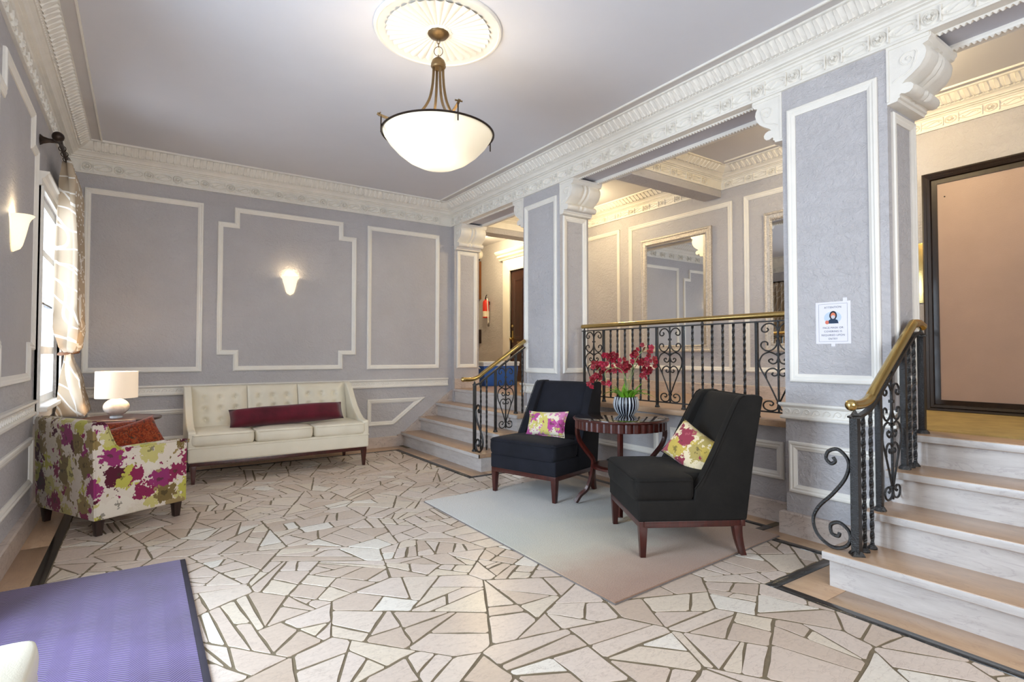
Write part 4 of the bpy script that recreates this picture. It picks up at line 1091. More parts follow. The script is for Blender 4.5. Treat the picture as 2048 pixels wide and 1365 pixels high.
# ------------------------------------------------------------------ slipper chairs
def slipper(label, loc, face, mat):
    rz = math.atan2(face[1], face[0]) + PI / 2
    c = thing('slipper_chair', label, 'chair', loc, rz, 'slipper chairs on the ombre rug')
    W = 0.325
    for sx in (-1, 1):
        put('leg', taper_leg(sx * (W - 0.022), -0.295, 0.172, 0.023, 0.015), M['mahogany'], c, bevel=0.002)
        put('leg', taper_leg(sx * (W - 0.022), 0.250, 0.172, 0.024, 0.017, 0, 0.035, 0.8), M['mahogany'], c, bevel=0.002)
    put('wood_rail', MB().box(-W, W, -0.318, -0.292, 0.166, 0.201).box(-W, W, 0.265, 0.292, 0.166, 0.201).box(-W, -W + 0.026, -0.292, 0.265, 0.166, 0.201).box(W - 0.026, W, -0.292, 0.265, 0.166, 0.201), M['mahogany'], c, bevel=0.003)
    put('seat_base', MB().box(-W - 0.004, W + 0.004, -0.325, 0.28, 0.200, 0.318), mat, c, bevel=0.014, seg=3)
    cu = put('seat_cushion', soft_box(-W - 0.006, W + 0.006, -0.345, 0.004, 0.315, 0.446, 0.022, round_=0.04), mat, c, smooth=True, angle=60)
    put('seat_cushion_rear', soft_box(-W + 0.07, W - 0.07, -0.10, 0.19, 0.318, 0.455, 0.010, round_=0.03), mat, c, smooth=True, angle=60)
    put('piping', MB().tube([(-W - 0.008, -0.02, 0.428), (-W - 0.008, -0.318, 0.428), (-W + 0.02, -0.348, 0.428), (W - 0.02, -0.348, 0.428), (W + 0.008, -0.318, 0.428), (W + 0.008, -0.02, 0.428)], 0.0045, 5), mat, cu)
    def lean(q):
        k = max(0.0, (q[2] - 0.46) / 0.45); return (q[0] * (1 - 0.075 * k), q[1] + 0.055 * k ** 1.3, q[2])
    put('backrest', MB().prism([(0.125, 0.36), (0.175, 0.60), (0.255, 0.865), (0.275, 0.895), (0.31, 0.898), (0.31, 0.60), (0.22, 0.36)], lambda a, b, h: (h, a, b), -W + 0.062, W - 0.062).xform(lean), mat, c, bevel=0.016, seg=3)
    side = [(0.0, 0.202), (-0.005, 0.320)] + [(p.x, p.y) for p in catmull([(0.0, 0.38, 0), (0.045, 0.44, 0), (0.105, 0.565, 0), (0.155, 0.70, 0), (0.205, 0.840, 0), (0.225, 0.885, 0)], 4)] + [(0.25, 0.902), (0.335, 0.905), (0.365, 0.89), (0.345, 0.60), (0.30, 0.202)]
    for sx in (-1, 1):
        x0, x1 = sorted((sx * (W + 0.005), sx * (W - 0.068)))
        w_ = put('wing', MB().prism(side, lambda a, b, h: (h, a, b), x0, x1).xform(lean), mat, c, bevel=0.012, seg=3)
        put('piping', MB().tube([(sx * (W + 0.004), p[0] - 0.002, p[1]) for p in side[2:-4]], 0.004, 5).xform(lean), mat, w_)
    put('back_panel', MB().prism([(0.285, 0.203), (0.34, 0.62), (0.358, 0.892), (0.33, 0.900), (0.24, 0.62), (0.24, 0.203)], lambda a, b, h: (h, a, b), -W + 0.03, W - 0.03).xform(lean), mat, c, bevel=0.008)
    return c
RZ = 0.014
c1 = slipper('navy-black slipper chair nearer the stairs, facing the room', (2.830, 3.655, RZ), (-0.960, -0.28), M['navy'])
c2 = slipper('charcoal-brown slipper chair in front of the balustrade, nearest the camera', (2.752, 2.250, RZ), (-0.862, 0.507), M['charcoal'])
pillow('lumbar_pillow', 'pink and lime floral pillow on the navy-black chair', 'cushion', M['floral_pillow'], 0.40, 0.215, 0.11, (2.800, 3.600, 0.572), (R(-20), R(-3), math.atan2(-0.28, -0.960) + PI / 2), 'floral pillows on the slipper chairs', M['floral_pillow'], 3)
pillow('lumbar_pillow', 'rose and olive floral pillow on the charcoal-brown chair', 'cushion', M['floral_pillow_warm'], 0.37, 0.26, 0.12, (2.805, 2.145, 0.565), (R(-26), R(24), math.atan2(0.507, -0.862) + PI / 2 + 0.45), 'floral pillows on the slipper chairs', M['charcoal'], 5)

# ------------------------------------------------------------------ round table
TC = (2.985, 2.935)
rt = thing('round_table', 'round mahogany table with fluted apron and glossy top between the chairs', 'table', (TC[0], TC[1], RZ))
TR = 0.345; TZ = 0.685 - RZ
glossy = NT('glossy_dark_glass_top'); glossy.p.inputs['IOR'].default_value = 2.0; glossy = glossy.set(0.04, 0, 0.5, lin(38, 28, 24), 0.5)
put('top', MB().lathe([(TR - 0.01, TZ - 0.022), (TR + 0.006, TZ - 0.020), (TR + 0.010, TZ - 0.012), (TR + 0.006, TZ - 0.005), (TR - 0.006, TZ - 0.004)], 64), M['mahogany'], rt, smooth=True)
put('glass_top', MB().lathe([(TR - 0.008, TZ - 0.005), (TR - 0.005, TZ - 0.004), (TR - 0.005, TZ - 0.001), (TR - 0.008, TZ)], 64), glossy, rt, smooth=True)
put('fluted_apron', MB().lathe([(TR - 0.012, TZ - 0.085), (TR - 0.006, TZ - 0.082), (TR - 0.006, TZ - 0.022), (TR - 0.012, TZ - 0.02)], 288, fn=lambda a: 1 - 0.030 * (1 - abs(math.sin(18 * a)) ** 0.8)), M['mahogany'], rt, smooth=True, angle=50)
for k in range(4):
    a = R(135 + 90 * k) - 0.02; u = Vector((math.cos(a), math.sin(a), 0))
    pr_ = [(0.318, TZ - 0.07), (0.322, TZ - 0.13), (0.300, TZ - 0.20), (0.245, TZ - 0.275), (0.205, TZ - 0.33), (0.205, TZ - 0.385), (0.215, TZ - 0.45), (0.250, TZ - 0.55), (0.300, 0.07), (0.335, 0.014)]
    put('leg', MB().tube(catmull([tuple(u * r_ + Vector((0, 0, z))) for r_, z in pr_], 4), 0.019, 4, phase=PI / 4, aspect=0.9), M['mahogany'], rt, smooth=True, angle=40)
put('lower_shelf', MB().lathe([(0.205, TZ - 0.385), (0.216, TZ - 0.38), (0.216, TZ - 0.365), (0.205, TZ - 0.36)], 40), M['mahogany'], rt, smooth=True)
put('shelf_inlay', MB().lathe([(0.17, TZ - 0.361), (0.172, TZ - 0.3585)], 32), M['walnut'], rt)
# ------------------------------------------------------------------ potted orchid
PO = (3.125, 3.010)
po = thing('potted_orchid', 'red orchid with green leaves in a black and white striped pot', 'plant', (PO[0], PO[1], 0.685))
def stripes():
    t = NT('striped_glaze'); at = t.node('ShaderNodeAttribute', attribute_name='tone')
    c = t.ramp(at.outputs['Fac'], [(0.0, lin(24, 26, 36)), (0.5, lin(206, 210, 216))], 'CONSTANT'); return t.set(0.25, 0, 0.5, c.outputs['Color'])
rg = random.Random(3); bands = []
while len(bands) < 120: bands += [0.0] * rg.choice((3, 4, 4)) + [1.0] * rg.choice((1, 2, 2))
pot = MB().lathe([(0.058, 0.0), (0.076, 0.02), (0.092, 0.05), (0.098, 0.08), (0.095, 0.11), (0.086, 0.138), (0.078, 0.138), (0.084, 0.11), (0.07, 0.105)], 120, fn=lambda a: 1 + 0.022 * math.sin(24 * a), tonef=lambda k: bands[k])
put('pot', pot, stripes(), po, smooth=True, tones=True)
put('soil', MB().lathe([(0.075, 0.10), (0.074, 0.112), (0.03, 0.118)], 20), simple('moss', lin(70, 70, 34), 0.95, 0, 0.3, 50, 0.8), po)
M['leaf'] = simple('fresh_green_leaf', lin(108, 160, 42), 0.4, 0, 0.3, 14)
def strap_leaf(L, w, droop):
    mb = MB()
    def f(u, v):
        x = (u - 0.5) * 2 * w * math.sin(PI * min(1, 0.12 + 0.88 * v) ** 0.8) ; s = v * L
        return (x, s * (0.45 + droop * v), 0.9 * s * (1 - 0.55 * droop * v * v * 1.6) - abs(x) * -0.5)
    return mb.grid(f, 5, 9)
lm = [strap_leaf(0.16, 0.017, d).mesh('leaf', True, angle=80) for d in (0.15, 0.5, 0.95)]
for m_ in lm: m_.materials.append(M['leaf'])
for i in range(17):
    a = i * 2.4 + rg.uniform(-0.3, 0.3); r_ = rg.uniform(0.01, 0.055)
    link('leaf', lm[i % 3], None, po, loc=(r_ * math.cos(a), r_ * math.sin(a), 0.108), rot=(0, 0, a - PI / 2 + rg.uniform(-0.4, 0.4))).scale = (rg.uniform(0.9, 1.3), rg.uniform(0.8, 1.15), rg.uniform(0.75, 1.15))
cr_, cu_ = Vector((0.826, -0.563, 0)), Vector((0.563, 0.826, 0))
K = 1 / (6.204 * 268)
def fp(px, py, d=0.0): return cr_ * ((px - 885) * K) + cu_ * d + Vector((0, 0, (1165 - py) * K))
M['stem'] = simple('pale_green_stem', lin(120, 140, 84), 0.5)
for pts, d in (([(900, 985), (880, 760), (850, 560), (760, 440), (640, 480), (520, 600), (420, 770)], 0.02), ([(890, 985), (900, 760), (960, 560), (1040, 400), (1120, 320), (1190, 330)], -0.03), ([(905, 985), (950, 780), (1020, 560), (1120, 470), (1200, 520), (1150, 680)], 0.05), ([(895, 985), (870, 720), (800, 580), (690, 560), (600, 620), (620, 750)], -0.05)):
    put('stem', MB().tube(catmull([fp(x, y, d) for x, y in pts], 6), 0.0028, 5), M['stem'], po, smooth=True)
M['petal'] = simple('crimson_petal', lin(128, 8, 28), 0.6, 0, 0.35, 40)
M['petal_pink'] = simple('rose_red_petal', lin(152, 14, 46), 0.6, 0, 0.3, 40)
def flower_mesh(mat):
    mb = MB()
    for k in range(5):
        a = k * 2 * PI / 5; w = 0.013 if k in (1, 4) else 0.010
        pts = []
        for v in (0.0, 0.35, 0.7, 1.0):
            for u in (-1, 0, 1):
                x = u * w * math.sin(PI * (0.1 + 0.8 * v)); y = 0.003 + 0.021 * v; z = 0.005 * v * v - 0.004 * abs(u)
                pts.append((x * math.cos(a) - y * math.sin(a), x * math.sin(a) + y * math.cos(a), z))
        mb.add(pts, [(j * 3 + i, j * 3 + i + 1, j * 3 + i + 4, j * 3 + i + 3) for j in range(3) for i in range(2)])
    mb.ellipsoid((0, 0, 0.004), 0.004, 0.004, 0.006, 6, 4)
    me = mb.mesh('flower', True, angle=80); me.materials.append(mat); return me
FM = [flower_mesh(M['petal']), flower_mesh(M['petal_pink'])]
FP = [(400,770),(430,800),(490,650),(450,690),(480,690),(550,690),(590,760),(650,760),(500,500),(455,550),(560,510),(530,560),(590,560),(620,510),(580,620),(630,600),(640,400),(680,390),(720,380),(660,450),(740,440),(770,400),(700,540),(690,600),(730,600),(800,460),(850,450),(790,530),(820,590),(870,540),(900,580),(910,500),(930,550),
      (1100,265),(1050,320),(1105,320),(1000,360),(1195,300),(1210,345),(1195,405),(980,400),(1020,420),(1040,470),(970,480),(1060,500),(1120,460),(1150,450),(1090,510),(1190,470),(1180,540),(1120,570),(1200,580),(1160,620),(1200,610),(1240,480),(1290,490),(1270,540),(1090,660),(1140,690),(1255,440),
      (690,430),(715,465),(750,480),(670,410),(610,400),(540,530),(475,500),(505,665),(440,720),(840,560),(880,600),(860,500),(1010,380),(1000,400),(1100,480),(1140,520),(1110,590),(1170,600)]
for i, (px, py) in enumerate(FP):
    q = fp(px, py, rg.uniform(-0.05, 0.05))
    link('flower', FM[i % 3 == 1], None, po, loc=q, rot=(R(90) + rg.uniform(-0.7, 0.7), rg.uniform(-0.6, 0.6), R(-34) + rg.uniform(-1.0, 1.0))).scale = (rg.uniform(0.8, 1.2),) * 3

# ------------------------------------------------------------------ rugs
def ombre():
    t = NT('ombre_wool_rug'); v = t.obj(); sp = t.node('ShaderNodeSeparateXYZ'); t.link(v, sp.inputs[0])
    n = t.noise(v, 1.6, 4.0); f = t.math('ADD', t.math('MULTIPLY', sp.outputs['Y'], 0.46), t.math('MULTIPLY', t.math('SUBTRACT', n.outputs['Fac'], 0.5), 0.35))
    c = t.ramp(f, [(0.0, lin(154, 122, 102)), (0.17, lin(172, 146, 124)), (0.30, lin(188, 178, 158)), (0.48, lin(180, 178, 166)), (0.66, lin(190, 187, 180)), (1.0, lin(204, 198, 190))])
    g = t.noise(v, 150.0, 4.0); cc = t.mix(1.0, c.outputs['Color'], t.ramp(g.outputs['Fac'], [(0.3, (0.78, 0.78, 0.78, 1)), (0.7, (1.1, 1.1, 1.1, 1))]).outputs['Color'], 'MULTIPLY')
    t.bump(g.outputs['Fac'], 0.7, 0.006); return t.set(0.95, 0, 0.1, cc, None, 0.3)
rug = thing('ombre_rug', 'pale ombre wool rug under the slipper chairs', 'rug', (1.815, 1.824, 0))
RQ = [(0.0, 0.0), (1.53, 0.094), (1.50, 2.17), (0.025, 2.085)]
put('pile', MB().prism(RQ, lambda a, b, h: (a, b, h), 0.0009, 0.0135), ombre(), rug, bevel=0.004)
put('binding', MB().frame(RQ, lambda a, b, h: (a, b, h), [(-0.004, 0.0008), (-0.004, 0.006), (0.006, 0.008)]), simple('grey_rug_binding', lin(120, 112, 108), 0.95), rug)
def herring():
    t = NT('purple_herringbone_mat'); v = t.obj(); sp = t.node('ShaderNodeSeparateXYZ'); t.link(v, sp.inputs[0])
    zig = t.math('PINGPONG', sp.outputs['X'], 0.06)
    s = t.math('SINE', t.math('MULTIPLY', t.math('ADD', sp.outputs['Y'], t.math('MULTIPLY', zig, 1.0)), 420.0))
    n = t.noise(v, 3.0, 4.0); n2 = t.noise(v, 160.0, 2.0)
    c = t.ramp(n.outputs['Fac'], [(0.3, lin(80, 52, 108)), (0.7, lin(108, 82, 146))])
    k = t.ramp(s, [(0.0, (0.34, 0.28, 0.36, 1)), (1.0, (1.2, 1.18, 1.2, 1))])
    c2 = t.mix(1.0, c.outputs['Color'], k.outputs['Color'], 'MULTIPLY')
    t.bump(t.math('ADD', s, n2.outputs['Fac']), 0.25, 0.003); return t.set(0.6, 0, 0.5, c2, None, 0.3)
mat_ = thing('entrance_mat', 'purple herringbone entrance mat in the left foreground', 'mat', (-0.2, 2.2, 0))
put('weave', MB().box(-0.375, 0.395, -1.35, 1.371, 0.0009, 0.009), herring(), mat_)
put('edge_strip', MB().box(0.395, 0.42, -1.35, 1.371, 0.0009, 0.0085), simple('dark_rubber_edge', lin(48, 42, 52), 0.8), mat_, bevel=0.002)

# ------------------------------------------------------------------ cream seat in the left foreground
fs_ = thing('upholstered_bench', 'cream upholstered bench corner at the lower left edge', 'bench', (-0.405, 1.55, 0.0095))
put('seat_cushion', soft_box(-0.195, 0.195, -0.40, 0.40, 0.29, 0.385, 0.012, round_=0.04), M['leather'], fs_, smooth=True, angle=60)
put('base', MB().box(-0.19, 0.19, -0.39, 0.39, 0.17, 0.295), M['leather'], fs_, bevel=0.012)
for sx in (-1, 1):
    for sy in (-1, 1): put('leg', taper_leg(sx * 0.165, sy * 0.36, 0.172, 0.02, 0.014), M['espresso'], fs_)

# ------------------------------------------------------------------ ceiling medallion and pendant
PX, PYc = 1.502, 3.018
md = MB().lathe([(0.395, 0.0), (0.395, -0.010), (0.388, -0.018), (0.376, -0.020), (0.370, -0.014), (0.345, -0.012), (0.335, -0.008)], 64, (PX, PYc, ZC))
med = thing('ceiling_medallion', 'round white fluted plaster medallion on the ceiling', 'medallion', (PX, PYc, ZC))
put('rim', md, M['plaster_white'], med, world=True, smooth=True)
def fan(u, v):
    a = 2 * PI * u; r_ = 0.075 + 0.235 * v; k = abs(math.sin(18 * a))
    sc = 0.312 + 0.010 * k
    r_ = 0.075 + (sc - 0.075) * v
    return (r_ * math.cos(a), r_ * math.sin(a), -0.006 - 0.016 * (k ** 0.8) * (0.25 + 0.75 * v) - 0.004 * (1 - v))
put('fluted_fan', MB().grid(fan, 288, 6, closed_u=True), M['plaster_white'], med, smooth=True, angle=60)
put('back_disc', MB().lathe([(0.345, 0.0), (0.345, -0.0055), (0.05, -0.0055)], 48), M['plaster_white'], med)
put('centre_boss', MB().lathe([(0.09, -0.004), (0.085, -0.016), (0.07, -0.020), (0.055, -0.014), (0.03, -0.012)], 36, fn=lambda a: 1 + 0.05 * math.cos(12 * a)), M['plaster_white'], med, smooth=True)

pd = thing('pendant_lamp', 'bronze pendant lamp with a glowing frosted bowl', 'lamp', (PX, PYc, 2.30))
put('canopy', MB().lathe([(0.066, 0.852), (0.066, 0.845), (0.055, 0.832), (0.03, 0.824), (0.012, 0.815)], 28), M['bronze'], pd, smooth=True)
for i, (z, rx_, rz_, flip) in enumerate(((0.800, 0.009, 0.016, 0), (0.778, 0.008, 0.014, 1), (0.738, 0.027, 0.030, 0), (0.702, 0.008, 0.013, 1))):
    pts = [((rx_ * math.cos(q) if not flip else 0), (rx_ * math.cos(q) if flip else 0), z + rz_ * math.sin(q)) for q in [2 * PI * k / 18 for k in range(19)]]
    m_ = Matrix.Rotation(R(-34), 3, 'Z')
    put('chain_link', MB().tube([m_ @ Vector(p) for p in pts], 0.0022, 6, caps=False), M['bronze'], pd, smooth=True)
put('cup', MB().lathe([(0.008, 0.700), (0.020, 0.694), (0.038, 0.678), (0.046, 0.655), (0.046, 0.640), (0.040, 0.632)], 28), M['bronze'], pd, smooth=True)
near = Vector((-0.563, -0.826, 0)); rgt = Vector((0.826, -0.563, 0)); Zr = 0.222
for a, b in ((0.44, 0.9), (-0.9, 0.44), (-0.44, -0.9), (0.9, -0.44)):
    u = rgt * a + near * b; w = Vector((-u.y, u.x, 0))
    pts = catmull([tuple(u * r_ + Vector((0, 0, z))) for r_, z in ((0.030, 0.655), (0.032, 0.58), (0.040, 0.50), (0.060, 0.42), (0.105, 0.345), (0.175, 0.285), (0.26, 0.255), (0.335, 0.262), (0.375, 0.275))], 5)
    arm = put('arm', MB().tube(pts, 0.0105, 4, phase=PI / 4, aspect=0.45), M['bronze'], pd)
    q = u * 0.352
    put('clip', MB().tube([q + Vector((0, 0, Zr + 0.05)), q + Vector((0, 0, Zr - 0.055))], 0.0045, 4), M['darkbronze'], arm)
    put('tab', MB().tube([u * 0.362 + w * 0.022 + Vector((0, 0, 0.274)), u * 0.362 - w * 0.022 + Vector((0, 0, 0.274))], 0.005, 4), M['bronze'], arm)
put('rim_ring', MB().tube([(0.343 * math.cos(2 * PI * k / 64), 0.343 * math.sin(2 * PI * k / 64), Zr - 0.008) for k in range(65)], 0.0065, 6, caps=False), M['darkbronze'], pd, smooth=True)
bowl_prof = [(0.002, 0.0), (0.05, 0.003), (0.12, 0.020), (0.19, 0.055), (0.25, 0.102), (0.30, 0.155), (0.330, 0.200), (0.338, Zr), (0.332, Zr), (0.322, 0.200), (0.292, 0.160), (0.243, 0.108), (0.185, 0.062), (0.118, 0.028), (0.05, 0.012), (0.002, 0.009)]
def bowl_mat():
    t = NT('lit_frosted_glass_bowl'); v = t.obj()
    n = t.noise(v, 5.0, 3.0, 0.5)
    # bulbs glow through the frosted glass where they sit close to it
    tot = None
    for bx, by in ((0.10, -0.02), (-0.09, 0.08), (-0.02, -0.11)):
        ds = t.node('ShaderNodeVectorMath', operation='DISTANCE'); t.link(v, ds.inputs[0]); ds.inputs[1].default_value = (bx, by, 0.05)
        g = t.math('POWER', 2.718, t.math('MULTIPLY', t.math('MULTIPLY', ds.outputs['Value'], ds.outputs['Value']), -95.0))
        tot = g if tot is None else t.math('ADD', tot, g)
    st = t.math('ADD', t.math('MULTIPLY', tot, 0.28), t.math('ADD', 0.07, t.math('MULTIPLY', n.outputs['Fac'], 0.15)))
    t.link(st, t.p.inputs['Emission Strength'])
    t.p.inputs['Emission Color'].default_value = (1.0, 0.87, 0.63, 1)
    return t.set(0.35, 0, 0.4, lin(240, 228, 204))
put('bowl', MB().lathe(bowl_prof, 64), bowl_mat(), pd, smooth=True, angle=60)
for k in range(3):
    a = 2.1 * k + 0.4
    bl = put('bulb', MB().ellipsoid((0.1 * math.cos(a), 0.1 * math.sin(a), 0.20), 0.028, 0.028, 0.036, 12, 8), bpy.data.materials['lit_bulb'], pd, smooth=True)
    point('pendant_bulb_light', (0.1 * math.cos(a), 0.1 * math.sin(a), 0.262), 1.05, (1.0, 0.86, 0.66), 0.03, pd)

# ------------------------------------------------------------------ wall sconces
def sconce(label, loc, rz):
    """local: wall is at y = 0, lamp comes out towards -y"""
    s = thing('wall_sconce', label, 'sconce', loc, rz, 'bell glass wall sconces')
    t_ = bpy.data.materials.get('lit_sconce_glass') or shade_mat('lit_sconce_glass', lin(246, 236, 210), 0.45, (1.0, 0.84, 0.56, 1))
    mb = MB(); nu, nv = 25, 12
    def f(u, v):
        a = PI * u; r_ = 0.030 + 0.050 * v ** 0.75 + 0.018 * max(0, (v - 0.8) / 0.2) ** 2
        if v < 0.12: r_ *= math.sqrt(v / 0.12) * 0.9 + 0.1
        return (-r_ * math.cos(a), -0.004 - r_ * 0.95 * math.sin(a), -0.115 + 0.20 * v + 0.012 * math.sin(a) * v)
    mb.grid(f, nu, nv)
    put('glass_bell', mb, t_, s, smooth=True, angle=80)
    put('wall_plate', MB().prism([(-0.03, -0.08), (0.03, -0.08), (0.04, 0.05), (-0.04, 0.05)], lambda a, b, h: (a, -h, b), 0.0, 0.006), M['white'], s)
    point('sconce_light', (0, -0.05, 0.105), 0.5, (1.0, 0.80, 0.52), 0.03, s)
    return s
sconce('lit bell glass sconce on the wall above the cream sofa', (1.395, YB, 1.945), 0)
sconce('lit bell glass sconce on the left wall beside the window', (XL, 4.10, 1.845), R(90))

# ------------------------------------------------------------------ curtain and rod
rod = thing('curtain_rod', 'dark bronze curtain rod with ball finial above the window', 'rod', (-0.50, 5.6, 2.67))
put('pole', MB().tube([(0, -0.66, 0), (0, 0.86, 0)], 0.014, 10), M['darkbronze'], rod, smooth=True)
put('finial', MB().ellipsoid((0, -0.71, 0), 0.036, 0.036, 0.036, 16, 12), M['darkbronze'], rod, smooth=True)
put('finial_collar', MB().tube([(0, -0.685, 0), (0, -0.65, 0)], 0.022, 10), M['darkbronze'], rod, smooth=True)
for yb in (-0.60, 0.80):
    put('bracket', MB().tube([(-0.108, yb, -0.005), (-0.09, yb, -0.005), (-0.06, yb, -0.003), (-0.02, yb, 0), (0.015, yb, 0)], 0.014, 8, rs=[0.040, 0.026, 0.016, 0.014, 0.016], caps=True), M['darkbronze'], rod, smooth=True)
for i in range(9):
    y = -0.46 + i * 0.135
    put('ring', MB().tube([(0.021 * math.cos(q), y, -0.004 + 0.021 * math.sin(q)) for q in [2 * PI * k / 14 for k in range(15)]], 0.003, 5, caps=False), M['darkbronze'], rod, smooth=True)
def curtain_mat():
    t = NT('champagne_scroll_curtain'); v = t.obj()
    def lines(rot, loc, sc):
        w = t.node('ShaderNodeTexWave', wave_type='BANDS', wave_profile='SIN'); w.inputs['Scale'].default_value = sc
        w.inputs['Distortion'].default_value = 11.0; w.inputs['Detail'].default_value = 0.0; w.inputs['Detail Scale'].default_value = 1.3
        t.link(t.mapping(v, (1, 1, 1), rot, loc), w.inputs['Vector']); return w.outputs['Fac']
    m_ = t.math('MAXIMUM', lines((0.3, 0.9, 0.2), (0, 0, 0), 1.9), lines((1.2, 0.1, 0.7), (3, 1, 2), 1.6))
    f = t.ramp(m_, [(0.0, (0, 0, 0, 1)), (0.972, (0, 0, 0, 1)), (0.984, (1, 1, 1, 1))])
    c = t.mix(f.outputs['Color'], lin(188, 168, 142), lin(238, 232, 222))
    tr = t.node('ShaderNodeBsdfTranslucent'); t.link(c, tr.inputs['Color'])
    mx = t.node('ShaderNodeMixShader'); mx.inputs[0].default_value = 0.1
    t.set(0.5, 0, 0.4, c, None, 0.3)
    t.link(t.p.outputs[0], mx.inputs[1]); t.link(tr.outputs[0], mx.inputs[2]); t.link(mx.outputs[0], t.n['Material Output'].inputs['Surface'])
    return t.m
cu = thing('curtain', 'champagne curtain with white scrolls, tied back at the window', 'curtain', (-0.50, 5.9, 0.70))
M['curtain'] = curtain_mat()
def drape(z0, z1, prof, folds=9, nv=30, seed=0):
    """open wavy sheet; prof(v) -> (cx, cy, half_y, amp, bulge) in world coordinates"""
    nu = folds * 8 + 1
    def f(u, v):
        cx, cy_, hy, amp, bul = prof(v); z = z0 + (z1 - z0) * v
        s = 2 * u - 1; w = math.sin(u * folds * 2 * PI + 0.6 * math.sin(3 * v + seed))
        return (cx + amp * w + bul * (1 - s * s) , cy_ + hy * s + 0.012 * math.cos(u * folds * 4 * PI), z)
    return MB().grid(f, nu, nv)
def lerp(tab, v):
    for (a, A), (b, B) in zip(tab, tab[1:]):
        if v <= b:
            t = (v - a) / (b - a); t = t * t * (3 - 2 * t)
            return tuple(p + (q - p) * t for p, q in zip(A, B))
    return tab[-1][1]
up_tab = [(0.0, (-0.515, 6.02, 0.07, 0.030, 0.02)), (0.03, (-0.512, 6.00, 0.24, 0.060, 0.03)), (0.14, (-0.508, 5.97, 0.38, 0.085, 0.01)), (0.5, (-0.505, 5.93, 0.38, 0.075, 0.0)), (0.9, (-0.50, 5.88, 0.45, 0.055, 0.0)), (1.0, (-0.50, 5.86, 0.48, 0.030, 0.0))]
lo_tab = [(0.0, (-0.47, 6.02, 0.36, 0.100, 0.0)), (0.5, (-0.49, 6.02, 0.24, 0.070, 0.0)), (0.92, (-0.515, 6.02, 0.09, 0.024, 0.0)), (1.0, (-0.515, 6.02, 0.06, 0.024, 0.0))]
def solid(o): 
    md_ = o.modifiers.new('cloth', 'SOLIDIFY'); md_.thickness = 0.003; return o
solid(put('upper_drape', drape(1.16, 2.66, lambda v: lerp(up_tab, v)), M['curtain'], cu, world=True, smooth=True, angle=80))
solid(put('lower_drape', drape(0.645, 1.20, lambda v: lerp(lo_tab, v), 8, 16, 2), M['curtain'], cu, world=True, smooth=True, angle=80))
put('tieback', MB().tube([(-0.515 + 0.065 * math.cos(q), 6.02 + 0.09 * math.sin(q), 1.165 + 0.01 * math.cos(q)) for q in [2 * PI * k / 20 for k in range(21)]], 0.014, 6, caps=False), simple('brown_tieback', lin(110, 74, 50), 0.8), cu, world=True, smooth=True)

# ------------------------------------------------------------------ mirrors in the hall
mir = NT('mirror_silver'); mir = mir.set(0.015, 1.0, 0.5, (0.90, 0.92, 0.93, 1))
M['silverframe'] = simple('champagne_silver_frame', lin(206, 198, 188), 0.35, 0.45, 0.2, 60, 0.6, 90)
def mirror(label, y0, y1, z0, z1):
    m_ = thing('wall_mirror', label, 'mirror', (XH, (y0 + y1) / 2, z0), 0, 'silver mirrors in the hall')
    put('frame', MB().frame(rect(y0, y1, z0, z1), on_hall, [(0, 0), (0, 0.028), (0.008, 0.036), (0.020, 0.038), (0.030, 0.030), (0.058, 0.024), (0.068, 0.028), (0.076, 0.024), (0.082, 0.012)]), M['silverframe'], m_, world=True, smooth=True, angle=25)
    put('glass', MB().box(XH - 0.013, XH - 0.001, y0 + 0.075, y1 - 0.075, z0 + 0.075, z1 - 0.075), mir, m_, world=True)
    bd = MB(); st = 0.022
    def b(y, z): bd.add([(XH - 0.026, y - 0.008, z), (XH - 0.026, y + 0.008, z), (XH - 0.026, y, z - 0.008), (XH - 0.026, y, z + 0.008), (XH - 0.034, y, z)], [(0, 2, 4), (2, 1, 4), (1, 3, 4), (3, 0, 4)])
    z = z0 + 0.07
    while z < z1 - 0.06: b(y0 + 0.07, z); b(y1 - 0.07, z); z += st
    y = y0 + 0.07
    while y < y1 - 0.06: b(y, z0 + 0.07); b(y, z1 - 0.07); y += st
    tag(put('bead_edge', bd, M['silverframe'], m_, world=True), kind='stuff')
mirror('silver-framed wall mirror seen whole above the balustrade', 3.735, 4.76, 1.182, 2.592)
mirror('silver-framed wall mirror partly hidden by the pier with the notice', 2.20, 3.113, 1.182, 2.588)

